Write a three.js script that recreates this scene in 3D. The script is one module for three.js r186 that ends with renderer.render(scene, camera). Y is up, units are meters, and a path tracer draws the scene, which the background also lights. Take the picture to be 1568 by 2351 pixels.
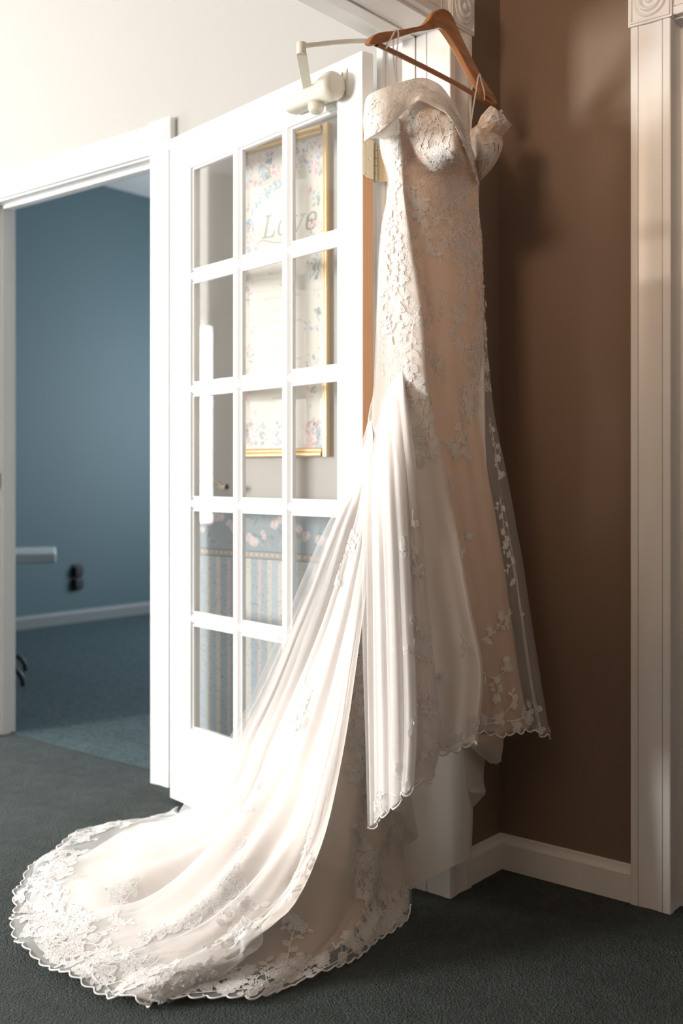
import * as THREE from 'three';
import { RectAreaLightUniformsLib } from 'three/addons/lights/RectAreaLightUniformsLib.js';
import { RoundedBoxGeometry } from 'three/addons/geometries/RoundedBoxGeometry.js';
import { mergeGeometries, mergeVertices } from 'three/addons/utils/BufferGeometryUtils.js';

// ------------------------------------------------------------------ camera, sky, light, exposure
const W = 1568, H = 2351, FPX = 2450, HORIZON = 1095;
const TH = THREE.MathUtils.degToRad(50.8);
const EYE = new THREE.Vector3(1.40, 1.0, 2.363);
const FWD = new THREE.Vector3(-Math.cos(TH), 0, -Math.sin(TH));
const RIGHT = new THREE.Vector3(Math.sin(TH), 0, -Math.cos(TH));
const scene = new THREE.Scene();
const camera = new THREE.PerspectiveCamera(2 * Math.atan(H / 2 / FPX) * 180 / Math.PI, W / H, 0.05, 60);
camera.position.copy(EYE);
camera.lookAt(EYE.clone().add(FWD));
camera.setViewOffset(W, H, 0, H / 2 - HORIZON, W, H);
camera.focus = 2.35;
camera.userData.fStop = 2.4;
scene.add(camera);
const renderer = new THREE.WebGLRenderer();
renderer.toneMapping = THREE.LinearToneMapping;
renderer.toneMappingExposure = 1.0;
renderer.shadowMap.enabled = true;
RectAreaLightUniformsLib.init();
scene.background = new THREE.Color().setRGB(2.2, 2.5, 2.9);      // bright overcast sky outside the windows

function windowLight(name, color, intensity, w, h, pos, target) {
  const l = new THREE.RectAreaLight(color, intensity, w, h);
  l.name = name; l.position.set(...pos); l.lookAt(...target); scene.add(l);
  return l;
}
// daylight entering the windows of the three rooms, plus one added fill
windowLight('parlour_window_light', 0xfffcf8, 82, 1.15, 1.5, [-3.75, 1.55, 5.22], [-3.75, 1.55, 0]);
windowLight('parlour_side_window_light', 0xf6faff, 26, 0.5, 1.3, [-4.58, 1.35, 1.45], [0, 1.35, 1.45]);
windowLight('entry_window_light', 0xffd9b4, 46, 0.9, 0.7, [0.75, 2.45, 5.22], [0.75, 2.45, 0]);
windowLight('entry_side_fill_light', 0xffdfc0, 4.2, 0.9, 0.9, [3.44, 2.15, 1.9], [0, 2.15, 1.9]);  // added fill that brightens the front of the gown
windowLight('blue_room_window_light', 0xe6f2ff, 13, 1.7, 1.5, [-2.6, 1.6, -4.12], [-2.6, 1.6, 0]);
// low sun that reaches the brown wall through the glazed fanlight of the entry
const sun = new THREE.DirectionalLight(0xffe9d2, 0.6);
sun.position.set(0.25, 2.98, 6.5); sun.target.position.set(0.3, 1.9, 0);
sun.castShadow = true; scene.add(sun, sun.target);
Object.assign(sun.shadow.camera, { left: -5, right: 5, top: 4, bottom: -4, near: 0.1, far: 20 });

// ------------------------------------------------------------------ helpers
let seed = 7;
const rnd = () => { seed = (seed * 1664525 + 1013904223) >>> 0; return seed / 4294967296; };
const rr = (a, b) => a + (b - a) * rnd();
const lerp = (a, b, t) => a + (b - a) * t;
const clamp = (v, a, b) => Math.max(a, Math.min(b, v));
const sstep = (a, b, t) => { t = clamp((t - a) / (b - a), 0, 1); return t * t * (3 - 2 * t); };
const h2 = (x, y) => { let n = Math.sin(x * 127.1 + y * 311.7) * 43758.5453; return n - Math.floor(n); };
function vnoise(x, y) {
  const i = Math.floor(x), j = Math.floor(y), f = x - i, g = y - j, a = f * f * (3 - 2 * f), b = g * g * (3 - 2 * g);
  return lerp(lerp(h2(i, j), h2(i + 1, j), a), lerp(h2(i, j + 1), h2(i + 1, j + 1), a), b);
}
function fbm(x, y, o = 4) { let s = 0, a = 0.5; for (let k = 0; k < o; k++) { s += a * vnoise(x, y); x = x * 2.03 + 7.1; y = y * 2.03 + 3.7; a *= 0.5; } return s; }
// a photo pixel is a direction only; its distance comes from the plane it lies on
const ray = (px, py) => FWD.clone().addScaledVector(RIGHT, (px - 784) / FPX).add(new THREE.Vector3(0, (HORIZON - py) / FPX, 0));
const onX = (px, py, x) => { const d = ray(px, py); return EYE.clone().addScaledVector(d, (x - EYE.x) / d.x); };
const onY = (px, py, y) => { const d = ray(px, py); return EYE.clone().addScaledVector(d, (y - EYE.y) / d.y); };
const onZ = (px, py, z) => { const d = ray(px, py); return EYE.clone().addScaledVector(d, (z - EYE.z) / d.z); };
function toPx(p) { const v = p.clone().sub(EYE), d = v.dot(FWD); return [784 + FPX * v.dot(RIGHT) / d, HORIZON - FPX * v.y / d]; }

const lin = (r, g, b) => new THREE.Color().setRGB(r, g, b);
function mat(color, roughness = 0.6, extra = {}) { return new THREE.MeshPhysicalMaterial({ color, roughness, side: THREE.DoubleSide, ...extra }); }
function noiseTex(size, fn, srgb = false, rep = 1) {
  const d = new Uint8Array(size * size * 4);
  for (let j = 0; j < size; j++) for (let i = 0; i < size; i++) { const c = fn(i / size, j / size); const k = (j * size + i) * 4; d[k] = c[0]; d[k + 1] = c[1]; d[k + 2] = c[2]; d[k + 3] = 255; }
  const t = new THREE.DataTexture(d, size, size); t.wrapS = t.wrapT = THREE.RepeatWrapping; t.magFilter = THREE.LinearFilter; t.minFilter = THREE.LinearMipmapLinearFilter; t.generateMipmaps = true;
  if (srgb) t.colorSpace = THREE.SRGBColorSpace;
  t.repeat.set(rep, rep); t.needsUpdate = true; return t;
}
const tileNoise = (u, v, n, o = 4) => {   // tiling value noise
  let s = 0, a = 0.5, m = n;
  for (let k = 0; k < o; k++) {
    const x = u * m, y = v * m, i = Math.floor(x), j = Math.floor(y), f = x - i, g = y - j, p = f * f * (3 - 2 * f), q = g * g * (3 - 2 * g);
    const w = (a1, b1) => h2(((a1 % m) + m) % m + k * 31, ((b1 % m) + m) % m + k * 17);
    s += a * lerp(lerp(w(i, j), w(i + 1, j), p), lerp(w(i, j + 1), w(i + 1, j + 1), p), q); a *= 0.5; m *= 2;
  }
  return s;
};
function canvasTex(w, h, draw, srgb = true) {
  const c = document.createElement('canvas'); c.width = w; c.height = h;
  draw(c.getContext('2d'), w, h);
  const t = new THREE.CanvasTexture(c); if (srgb) t.colorSpace = THREE.SRGBColorSpace; t.anisotropy = 4; return t;
}
const used = {};
function numbered(n) { used[n] = (used[n] ?? -1) + 1; return used[n] ? `${n}_${String(used[n]).padStart(3, '0')}` : n; }
function tag(o, label, category, kind, group) { o.userData.label = label; if (category) o.userData.category = category; if (kind) o.userData.kind = kind; if (group) o.userData.group = group; return o; }
function mesh(name, geo, m, parent = scene) { const o = new THREE.Mesh(geo, m); o.name = parent === scene ? numbered(name) : name; o.castShadow = o.receiveShadow = true; parent.add(o); return o; }
function group(name, pos = [0, 0, 0], parent = scene) { const g = new THREE.Group(); g.name = parent === scene ? numbered(name) : name; g.position.set(...pos); parent.add(g); return g; }
function metreUV(g) {   // box-projected uv in metres
  g = g.index ? g.toNonIndexed() : g; g.computeVertexNormals();
  const p = g.attributes.position, n = g.attributes.normal, uv = new Float32Array(p.count * 2);
  for (let i = 0; i < p.count; i += 3) {
    let a = 0, b = 0, c = 0; for (let k = 0; k < 3; k++) { a += Math.abs(n.getX(i + k)); b += Math.abs(n.getY(i + k)); c += Math.abs(n.getZ(i + k)); }
    for (let k = 0; k < 3; k++) {
      const x = p.getX(i + k), y = p.getY(i + k), z = p.getZ(i + k), q = (i + k) * 2;
      if (b >= a && b >= c) { uv[q] = x; uv[q + 1] = z; } else if (a >= c) { uv[q] = z; uv[q + 1] = y; } else { uv[q] = x; uv[q + 1] = y; }
    }
  }
  g.setAttribute('uv', new THREE.BufferAttribute(uv, 2)); return g;
}
function box(x0, x1, y0, y1, z0, z1) { const g = new THREE.BoxGeometry(x1 - x0, y1 - y0, z1 - z0); g.translate((x0 + x1) / 2, (y0 + y1) / 2, (z0 + z1) / 2); return metreUV(g); }
function rbox(x0, x1, y0, y1, z0, z1, r = 0.003, s = 2) { const g = new RoundedBoxGeometry(x1 - x0, y1 - y0, z1 - z0, s, r); g.translate((x0 + x1) / 2, (y0 + y1) / 2, (z0 + z1) / 2); return g; }
function xf(g, m) { g = g.index ? g.toNonIndexed() : g; g.applyMatrix4(m); if (m.determinant() < 0) for (const a of Object.values(g.attributes)) for (let i = 0; i < a.count; i += 3) for (let k = 0; k < a.itemSize; k++) { const q = a.array[(i + 1) * a.itemSize + k]; a.array[(i + 1) * a.itemSize + k] = a.array[(i + 2) * a.itemSize + k]; a.array[(i + 2) * a.itemSize + k] = q; } g.computeVertexNormals(); return g; }
const merge = list => mergeGeometries(list.map(g => { const q = g.index ? g.toNonIndexed() : g.clone(); for (const k of Object.keys(q.attributes)) if (!['position', 'normal', 'uv'].includes(k)) q.deleteAttribute(k); return q; }));
function tube(pts, r, seg = 24, rad = 6, closed = false) { return new THREE.TubeGeometry(new THREE.CatmullRomCurve3(pts.map(p => p.isVector3 ? p : new THREE.Vector3(...p)), closed, 'centripetal'), seg, r, rad, closed); }

// ------------------------------------------------------------------ materials
const plaster = noiseTex(256, (u, v) => { const n = tileNoise(u, v, 24, 4); const k = 128 + (n - 0.47) * 180; return [k, k, k]; });
const M = {};
M.brown = mat(lin(0.22, 0.152, 0.108), 0.62, { bumpMap: plaster, bumpScale: 0.0012 });
M.cream = mat(lin(0.43, 0.41, 0.382), 0.75, { bumpMap: plaster, bumpScale: 0.001 });
M.blue = mat(lin(0.084, 0.136, 0.147), 0.6, { bumpMap: plaster, bumpScale: 0.001 });
M.ceiling = mat(lin(0.75, 0.73, 0.70), 0.85);
const brush = noiseTex(256, (u, v) => { const n = tileNoise(u, v * 0.25, 64, 2) * 0.5 + tileNoise(u, v, 6, 3) * 0.5; const k = 128 + (n - 0.47) * 120; return [k, k, k]; });
M.white = mat(lin(0.83, 0.82, 0.80), 0.34, { bumpMap: brush, bumpScale: 0.0006 });
M.doorWhite = mat(lin(0.86, 0.86, 0.85), 0.36);
const woodTex = noiseTex(256, (u, v) => { const n = tileNoise(u, v * 0.12, 40, 3), k = 0.85 + 0.3 * (n - 0.5); return [clamp(236 * k, 0, 255), clamp(186 * k, 0, 255), clamp(142 * k, 0, 255)]; }, true, 4);
M.bareWood = mat(0xffffff, 0.55, { map: woodTex });
const hangTex = noiseTex(256, (u, v) => { const n = tileNoise(u * 0.15, v, 48, 3), k = 0.85 + 0.45 * (n - 0.5); return [clamp(196 * k, 0, 255), clamp(130 * k, 0, 255), clamp(80 * k, 0, 255)]; }, true, 3);
M.hanger = mat(0xffffff, 0.36, { map: hangTex, clearcoat: 0.4, clearcoatRoughness: 0.3 });
M.brass = mat(lin(0.55, 0.49, 0.36), 0.36, { metalness: 1 });
M.steel = mat(lin(0.6, 0.6, 0.6), 0.3, { metalness: 1 });
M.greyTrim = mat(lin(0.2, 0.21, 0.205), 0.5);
M.closer = mat(lin(0.66, 0.63, 0.53), 0.45);
M.glass = mat(0xffffff, 0.02, { transmission: 1, thickness: 0, ior: 1.5 });
M.black = mat(lin(0.012, 0.012, 0.012), 0.5);
const carpetBump = noiseTex(512, (u, v) => { const n = tileNoise(u, v, 90, 3); const k = 255 * clamp((n - 0.2) * 1.6, 0, 1); return [k, k, k]; });
carpetBump.repeat.set(4, 4);
const carpetCol = noiseTex(512, (u, v) => { const n = tileNoise(u, v, 100, 3), w = tileNoise(u, v, 8, 3), k = 0.62 + 0.55 * n + 0.25 * (w - 0.5); return [clamp(70 * k, 0, 255), clamp(80 * k, 0, 255), clamp(78 * k, 0, 255)]; }, true);
carpetCol.repeat.set(4, 4);
M.carpet = mat(0xffffff, 0.95, { map: carpetCol, bumpMap: carpetBump, bumpScale: 0.0045 });
const carpetCol2 = noiseTex(256, (u, v) => { const n = tileNoise(u, v, 60, 3), k = 0.75 + 0.5 * (n - 0.25); return [clamp(92 * k, 0, 255), clamp(116 * k, 0, 255), clamp(120 * k, 0, 255)]; }, true, 1.6);
M.carpetBlue = mat(0xffffff, 0.95, { map: carpetCol2, bumpMap: carpetBump, bumpScale: 0.008 });

// ------------------------------------------------------------------ the building
const CEIL = 3.05, HEAD = 2.05, WB = -0.018, WA = -0.02, WC = 0.035;   // faces of the wall with the opening (x) and of the brown wall (z)
function structure(name, geo, m, label, cat = 'wall') { return tag(mesh(name, geo, m), label, cat, 'structure'); }
structure('floor', box(-4.64, 3.5, -0.08, 0, -0.14, 5.3), M.carpet, 'dark grey green looped carpet under the gown', 'floor');
structure('floor_blue_room', box(-4.64, -0.2, -0.08, 0.002, -4.2, -0.05), M.carpetBlue, 'teal carpet of the blue room beyond the doorway', 'floor');
structure('ceiling', box(-4.75, 3.6, CEIL, CEIL + 0.1, -4.3, 5.42), M.ceiling, 'plain white ceiling over all the rooms', 'ceiling');
// brown wall with its doorway at the right
structure('wall_back', merge([box(WB, 0.42, 0, CEIL, -0.14, WA), box(0.42, 1.36, HEAD + 0.02, CEIL, -0.14, WA), box(1.36, 3.5, 0, CEIL, -0.14, WA)]), M.brown, 'brown painted wall that carries the shadow of the gown', 'wall');
// wall with the wide opening in which the gown hangs: brown towards the entry, cream towards the parlour
const OPZ0 = 0.22, OPZ1 = 2.1;
structure('wall_left', merge([box(-0.1, WB, 0, CEIL, WA, OPZ0), box(-0.1, WB, 2.09, CEIL, OPZ0, OPZ1), box(-0.1, WB, 0, CEIL, OPZ1, 5.3)]), M.brown, 'brown wall around the wide opening with the gown', 'wall');
structure('wall_left_parlour_side', merge([box(-0.2, -0.1, 0, CEIL, 0, OPZ0), box(-0.2, -0.1, 2.09, CEIL, OPZ0, OPZ1), box(-0.2, -0.1, 0, CEIL, OPZ1, 5.3)]), M.cream, 'cream parlour face of the wall with the wide opening', 'wall');
// parlour wall with the doorway into the blue room
const DX0 = -2.24, DX1 = -1.29;
function wallC(z0, z1) { return merge([box(-4.64, DX0 - 0.02, 0, CEIL, z0, z1), box(DX0 - 0.02, DX1 + 0.02, HEAD + 0.02, CEIL, z0, z1), box(DX1 + 0.02, -0.2, 0, CEIL, z0, z1)]); }
const wallParlour = structure('wall_parlour', wallC(-0.02, WC), M.cream, 'cream parlour wall behind the glazed door', 'wall');
structure('wall_blue_near', wallC(-0.075, -0.02), M.blue, 'blue room face of the doorway wall', 'wall');
structure('wall_blue_side', box(-4.75, -4.64, 0, CEIL, -4.2, 0), M.blue, 'deep blue wall seen through the doorway', 'wall');
structure('wall_blue_end', merge([box(-4.64, -3.5, 0, CEIL, -4.3, -4.2), box(-1.7, -0.2, 0, CEIL, -4.3, -4.2), box(-3.5, -1.7, 0, 0.8, -4.3, -4.2), box(-3.5, -1.7, 2.4, CEIL, -4.3, -4.2)]), M.blue, 'blue end wall with a window', 'wall');
structure('wall_blue_right', box(-0.2, -0.1, 0, CEIL, -4.3, -0.02), M.blue, 'blue partition wall at the back', 'wall');
structure('wall_parlour_side', merge([box(-4.75, -4.64, 0, CEIL, 0, 1.15), box(-4.75, -4.64, 0, CEIL, 1.75, 5.3), box(-4.75, -4.64, 0, 0.65, 1.15, 1.75), box(-4.75, -4.64, 2.1, CEIL, 1.15, 1.75)]), M.cream, 'cream side wall of the parlour with a tall window', 'wall');
structure('wall_front', merge([box(-4.75, -4.35, 0, CEIL, 5.3, 5.42), box(-3.15, 0.28, 0, CEIL, 5.3, 5.42), box(1.22, 3.5, 0, CEIL, 5.3, 5.42),
  box(-4.35, -3.15, 0, 0.78, 5.3, 5.42), box(-4.35, -3.15, 2.34, CEIL, 5.3, 5.42), box(0.28, 1.22, 0, 2.08, 5.3, 5.42), box(0.28, 1.22, 2.84, CEIL, 5.3, 5.42)]), M.cream, 'front wall behind the viewer with the daylight windows', 'wall');
structure('added_light_screen', merge([box(0.1, 3.5, 0, 2.02, 3.4, 3.5), box(2.6, 2.7, 0, 1.78, 0.8, 3.4)]), M.brown, 'tall brown screen added around the viewer to shade the lower wall', 'wall');  // unseen, added to keep window light off the lower wall and floor
structure('wall_right', merge([box(3.5, 3.6, 0, CEIL, -0.14, 1.4), box(3.5, 3.6, 0, CEIL, 2.4, 5.3), box(3.5, 3.6, 0, 1.65, 1.4, 2.4), box(3.5, 3.6, 2.65, CEIL, 1.4, 2.4)]), M.brown, 'brown wall at the right of the entry', 'wall');
function windowUnit(n, axis, at, a0, a1, y0, y1, bars, label) {
  const g = group(`window_${n}`); tag(g, label, 'window', 'structure');
  const put = (p0, p1, q0, q1, d) => axis === 'z' ? rbox(p0, p1, q0, q1, at - d, at + d) : rbox(at - d, at + d, q0, q1, p0, p1);
  mesh('frame', merge([put(a0, a0 + 0.04, y0, y1, 0.03), put(a1 - 0.04, a1, y0, y1, 0.03), put(a0 + 0.04, a1 - 0.04, y0, y0 + 0.04, 0.03), put(a0 + 0.04, a1 - 0.04, y1 - 0.04, y1, 0.03)]), M.white, g);
  for (const [k, t] of bars) mesh('glazing_bar', k === 'v' ? put(lerp(a0, a1, t) - 0.012, lerp(a0, a1, t) + 0.012, y0 + 0.04, y1 - 0.04, 0.014) : put(a0 + 0.04, a1 - 0.04, lerp(y0, y1, t) - 0.012, lerp(y0, y1, t) + 0.012, 0.013), M.white, g);
  mesh('pane', put(a0 + 0.03, a1 - 0.03, y0 + 0.03, y1 - 0.03, 0.002), M.glass, g);
}
windowUnit(1, 'z', 5.37, -4.35, -3.15, 0.78, 2.34, [['h', 0.5], ['v', 0.5]], 'parlour window that lights the door and the train');
windowUnit(2, 'z', 5.37, 0.28, 1.22, 2.08, 2.84, [['h', 0.5]], 'glazed fanlight high over the entry');
windowUnit(3, 'x', -4.7, 1.15, 1.75, 0.65, 2.1, [['h', 0.5]], 'tall parlour side window mirrored in the door panes');
windowUnit(5, 'x', 3.55, 1.4, 2.4, 1.65, 2.65, [['v', 0.5]], 'unseen side window added beside the viewer for the fill light');  // opening added to carry the fill light, out of view
windowUnit(4, 'z', -4.25, -3.5, -1.7, 0.8, 2.4, [['v', 0.5]], 'window at the end of the blue room');

// --- trim: fluted casings with rosette corner blocks
function casingGeo(len, w = 0.095, t = 0.02) {    // profile in local xy (width, thickness), runs along +z by len
  const s = new THREE.Shape(), g = 0.0025, a = 0.018;
  s.moveTo(0, 0); s.lineTo(0, t - 0.002); s.lineTo(0.002, t); s.lineTo(a, t); s.lineTo(a + g / 2, t - 0.004); s.lineTo(a + g, t);
  const c0 = a + g, c1 = w - a - g;
  for (let k = 1; k < 12; k++) { const u = k / 12; s.lineTo(lerp(c0, c1, u), t - 0.0035 * Math.sin(Math.PI * u)); }
  s.lineTo(c1, t); s.lineTo(c1 + g / 2, t - 0.004); s.lineTo(c1 + g, t); s.lineTo(w - 0.002, t); s.lineTo(w, t - 0.002); s.lineTo(w, 0);
  return new THREE.ExtrudeGeometry(s, { depth: len, bevelEnabled: false });
}
const rosetteGeo = (() => {
  const pr = [[0, 0.011], [0.004, 0.012], [0.009, 0.010], [0.012, 0.004], [0.016, 0.0025], [0.019, 0.006], [0.022, 0.009], [0.026, 0.009], [0.029, 0.004], [0.032, 0.002], [0.035, 0.005], [0.038, 0.0055], [0.041, 0.0]];
  return new THREE.LatheGeometry(pr.map(p => new THREE.Vector2(...p)), 40).rotateX(Math.PI / 2);
})();
// o: origin, ax: width direction, nrm: outwards; builds a Matrix
function frameMat(o, ax, nrm) { const x = new THREE.Vector3(...ax), y = new THREE.Vector3(...nrm), z = new THREE.Vector3().crossVectors(x, y); return new THREE.Matrix4().makeBasis(x, y, z).setPosition(...o); }
function vertical(parent, o, ax, nrm, len, w) {   // vertical casing: z local must be +-y
  const g = casingGeo(len, w), m = frameMat(o, ax, nrm); const zy = m.elements[9];
  if (zy < 0) g.translate(0, 0, -len);
  return mesh('casing', xf(g, m), M.white, parent);
}
function rosette(parent, c, nrm, s = 0.105) {
  const b = mesh('rosette_block', rbox(-s / 2, s / 2, -s / 2, s / 2, 0, 0.024, 0.002), M.white, parent);
  const rim = s / 2 - 0.008;
  const q = mesh('rosette', rosetteGeo.clone().translate(0, 0, 0.0238), M.white, b);
  mesh('bead_frame', merge([rbox(-rim - 0.003, rim + 0.003, rim - 0.002, rim + 0.003, 0.02, 0.027, 0.0015), rbox(-rim - 0.003, rim + 0.003, -rim - 0.003, -rim + 0.002, 0.02, 0.027, 0.0015), rbox(-rim - 0.003, -rim + 0.002, -rim, rim, 0.02, 0.027, 0.0015), rbox(rim - 0.002, rim + 0.003, -rim, rim, 0.02, 0.027, 0.0015)]), M.white, b);
  b.position.set(...c); b.rotation.y = Math.atan2(nrm[0], nrm[2]); return b;
}
// trim 1: around the doorway at the right end of the brown wall
{
  const t = group('trim_1'); tag(t, 'white fluted casing with rosette block at the right end of the brown wall', 'trim', 'structure');
  vertical(t, [0.345, 0, WA], [1, 0, 0], [0, 0, 1], HEAD, 0.097);
  rosette(t, [0.394, HEAD + 0.0535, WA], [0, 0, 1], 0.106);
  const s = xf(casingGeo(0.92, 0.095), new THREE.Matrix4().makeBasis(new THREE.Vector3(0, 1, 0), new THREE.Vector3(0, 0, 1), new THREE.Vector3(1, 0, 0)).setPosition(0.448, HEAD + 0.004, WA));
  mesh('head_casing', s, M.white, t);
  vertical(t, [1.34, 0, WA], [1, 0, 0], [0, 0, 1], HEAD, 0.097);
  mesh('jamb', merge([box(0.42, 0.44, 0, HEAD, -0.14, WA), box(1.34, 1.36, 0, HEAD, -0.14, WA), box(0.44, 1.34, HEAD, HEAD + 0.02, -0.14, WA)]), M.white, t);
  mesh('door_stop', box(0.44, 0.452, 0, HEAD, -0.095, -0.065), M.white, t);
}
{
  const d = group('door_1', [0.44, 0, -0.12]); tag(d, 'closed dark door in the doorway at the right', 'door', 'structure');
  mesh('slab', rbox(0.003, 0.897, 0.008, HEAD - 0.004, -0.02, 0.02), mat(lin(0.2, 0.17, 0.14), 0.5), d);
  mesh('door_knob', new THREE.SphereGeometry(0.027, 20, 14).translate(0.83, 0.98, 0.06), M.brass, d);
}
// trim 2: around the wide opening (jamb boards, stop, soffit, casing, rosette)
const trim2 = group('trim_2'); tag(trim2, 'white casing, jamb and soffit of the wide opening behind the gown', 'trim', 'structure');
{
  const t = trim2;
  vertical(t, [WB, 0, 0.241], [0, 0, -1], [1, 0, 0], 2.075, 0.097);
  rosette(t, [WB, 2.128, 0.1925], [1, 0, 0], 0.106);
  const s = xf(casingGeo(1.9, 0.095), new THREE.Matrix4().makeBasis(new THREE.Vector3(0, 1, 0), new THREE.Vector3(1, 0, 0), new THREE.Vector3(0, 0, -1)).setPosition(WB, 2.078, 2.146));
  mesh('head_casing', s, M.white, t);
  vertical(t, [WB, 0, 2.18], [0, 0, -1], [1, 0, 0], 2.075, 0.097);
  // jamb boards with fine joints between them
  for (const [a, b, z] of [[-0.2, -0.139, 0.228], [-0.137, -0.0995, 0.243], [-0.0975, -0.0675, 0.2405], [-0.0655, WB, 0.2405]]) mesh('jamb_board', rbox(a, b, 0, 2.072, 0.215, z, 0.0012), M.white, t);
  for (const [a, b, y] of [[-0.2, -0.139, 2.084], [-0.137, -0.0995, 2.066], [-0.0975, WB, 2.07]]) mesh('soffit_board', rbox(a, b, y, 2.092, 0.22, 2.08, 0.0012), M.white, t);
  mesh('far_jamb', rbox(-0.2, WB, 0, 2.072, 2.08, 2.1), M.white, t);
  // parlour side casing, seen past the jamb
  vertical(t, [-0.2, 0, 0.144], [0, 0, 1], [-1, 0, 0], 2.075, 0.095);
  mesh('far_head_casing', rbox(-0.22, -0.2, 2.088, 2.18, 0.15, 2.17), M.white, t);
}
// trim 3: around the blue room doorway
{
  const t = group('trim_3'); tag(t, 'white casing with rosette around the doorway of the blue room', 'trim', 'structure');
  vertical(t, [DX1, 0, WC], [1, 0, 0], [0, 0, 1], HEAD, 0.09);
  rosette(t, [DX1 + 0.049, HEAD + 0.0535, WC], [0, 0, 1], 0.106);
  const s = xf(casingGeo(DX1 - DX0 - 0.01, 0.095), new THREE.Matrix4().makeBasis(new THREE.Vector3(0, 1, 0), new THREE.Vector3(0, 0, 1), new THREE.Vector3(1, 0, 0)).setPosition(DX0 + 0.005, HEAD + 0.004, WC));
  mesh('head_casing', s, M.white, t);
  vertical(t, [DX0 - 0.09, 0, WC], [1, 0, 0], [0, 0, 1], HEAD, 0.09);
  rosette(t, [DX0 - 0.049, HEAD + 0.0535, WC], [0, 0, 1], 0.106);
  mesh('jamb', merge([box(DX0 - 0.02, DX0, 0, HEAD, -0.075, WC), box(DX1, DX1 + 0.02, 0, HEAD, -0.075, WC), box(DX0, DX1, HEAD, HEAD + 0.02, -0.075, WC)]), M.white, t);
  mesh('door_stop', merge([rbox(DX0, DX0 + 0.012, 0, HEAD, -0.045, -0.01, 0.002), rbox(DX1 - 0.012, DX1, 0, HEAD, -0.045, -0.01, 0.002), rbox(DX0, DX1, HEAD - 0.012, HEAD, -0.045, -0.01, 0.002)]), M.white, t);
  const sp = mesh('strike_plate', rbox(DX0, DX0 + 0.0015, 0.955, 1.015, -0.009, 0.021, 0.0006), M.brass, t); tag(sp, 'brass strike plate');
  mesh('latch_hole', rbox(DX0 + 0.0012, DX0 + 0.0018, 0.968, 1.002, -0.001, 0.013, 0.0002), M.black, sp);
}
// baseboards
function baseGeo(len) { const s = new THREE.Shape(); s.moveTo(0, 0); s.lineTo(0.015, 0); s.lineTo(0.015, 0.066); s.lineTo(0.012, 0.07); s.quadraticCurveTo(0.006, 0.076, 0.006, 0.084); s.lineTo(0.003, 0.087); s.lineTo(0, 0.087); return new THREE.ExtrudeGeometry(s, { depth: len, bevelEnabled: false }); }
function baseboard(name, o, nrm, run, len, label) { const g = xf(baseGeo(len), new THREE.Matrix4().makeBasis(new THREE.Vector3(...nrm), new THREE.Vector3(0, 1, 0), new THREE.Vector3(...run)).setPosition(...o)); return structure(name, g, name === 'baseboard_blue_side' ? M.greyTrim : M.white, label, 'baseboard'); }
baseboard('baseboard_back', [WB, 0, WA], [0, 0, 1], [1, 0, 0], 0.345 - WB, 'white scuffed baseboard under the brown wall');
baseboard('baseboard_left', [WB, 0, 0.146], [1, 0, 0], [0, 0, -1], 0.146 - WA, 'short white baseboard between the corner and the jamb');
baseboard('baseboard_blue_side', [-4.64, 0, 0], [1, 0, 0], [0, 0, -1], 4.2, 'pale baseboard under the blue wall');
baseboard('baseboard_parlour', [-1.2, 0, WC], [0, 0, 1], [1, 0, 0], 0.98, 'white baseboard under the papered dado');

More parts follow.
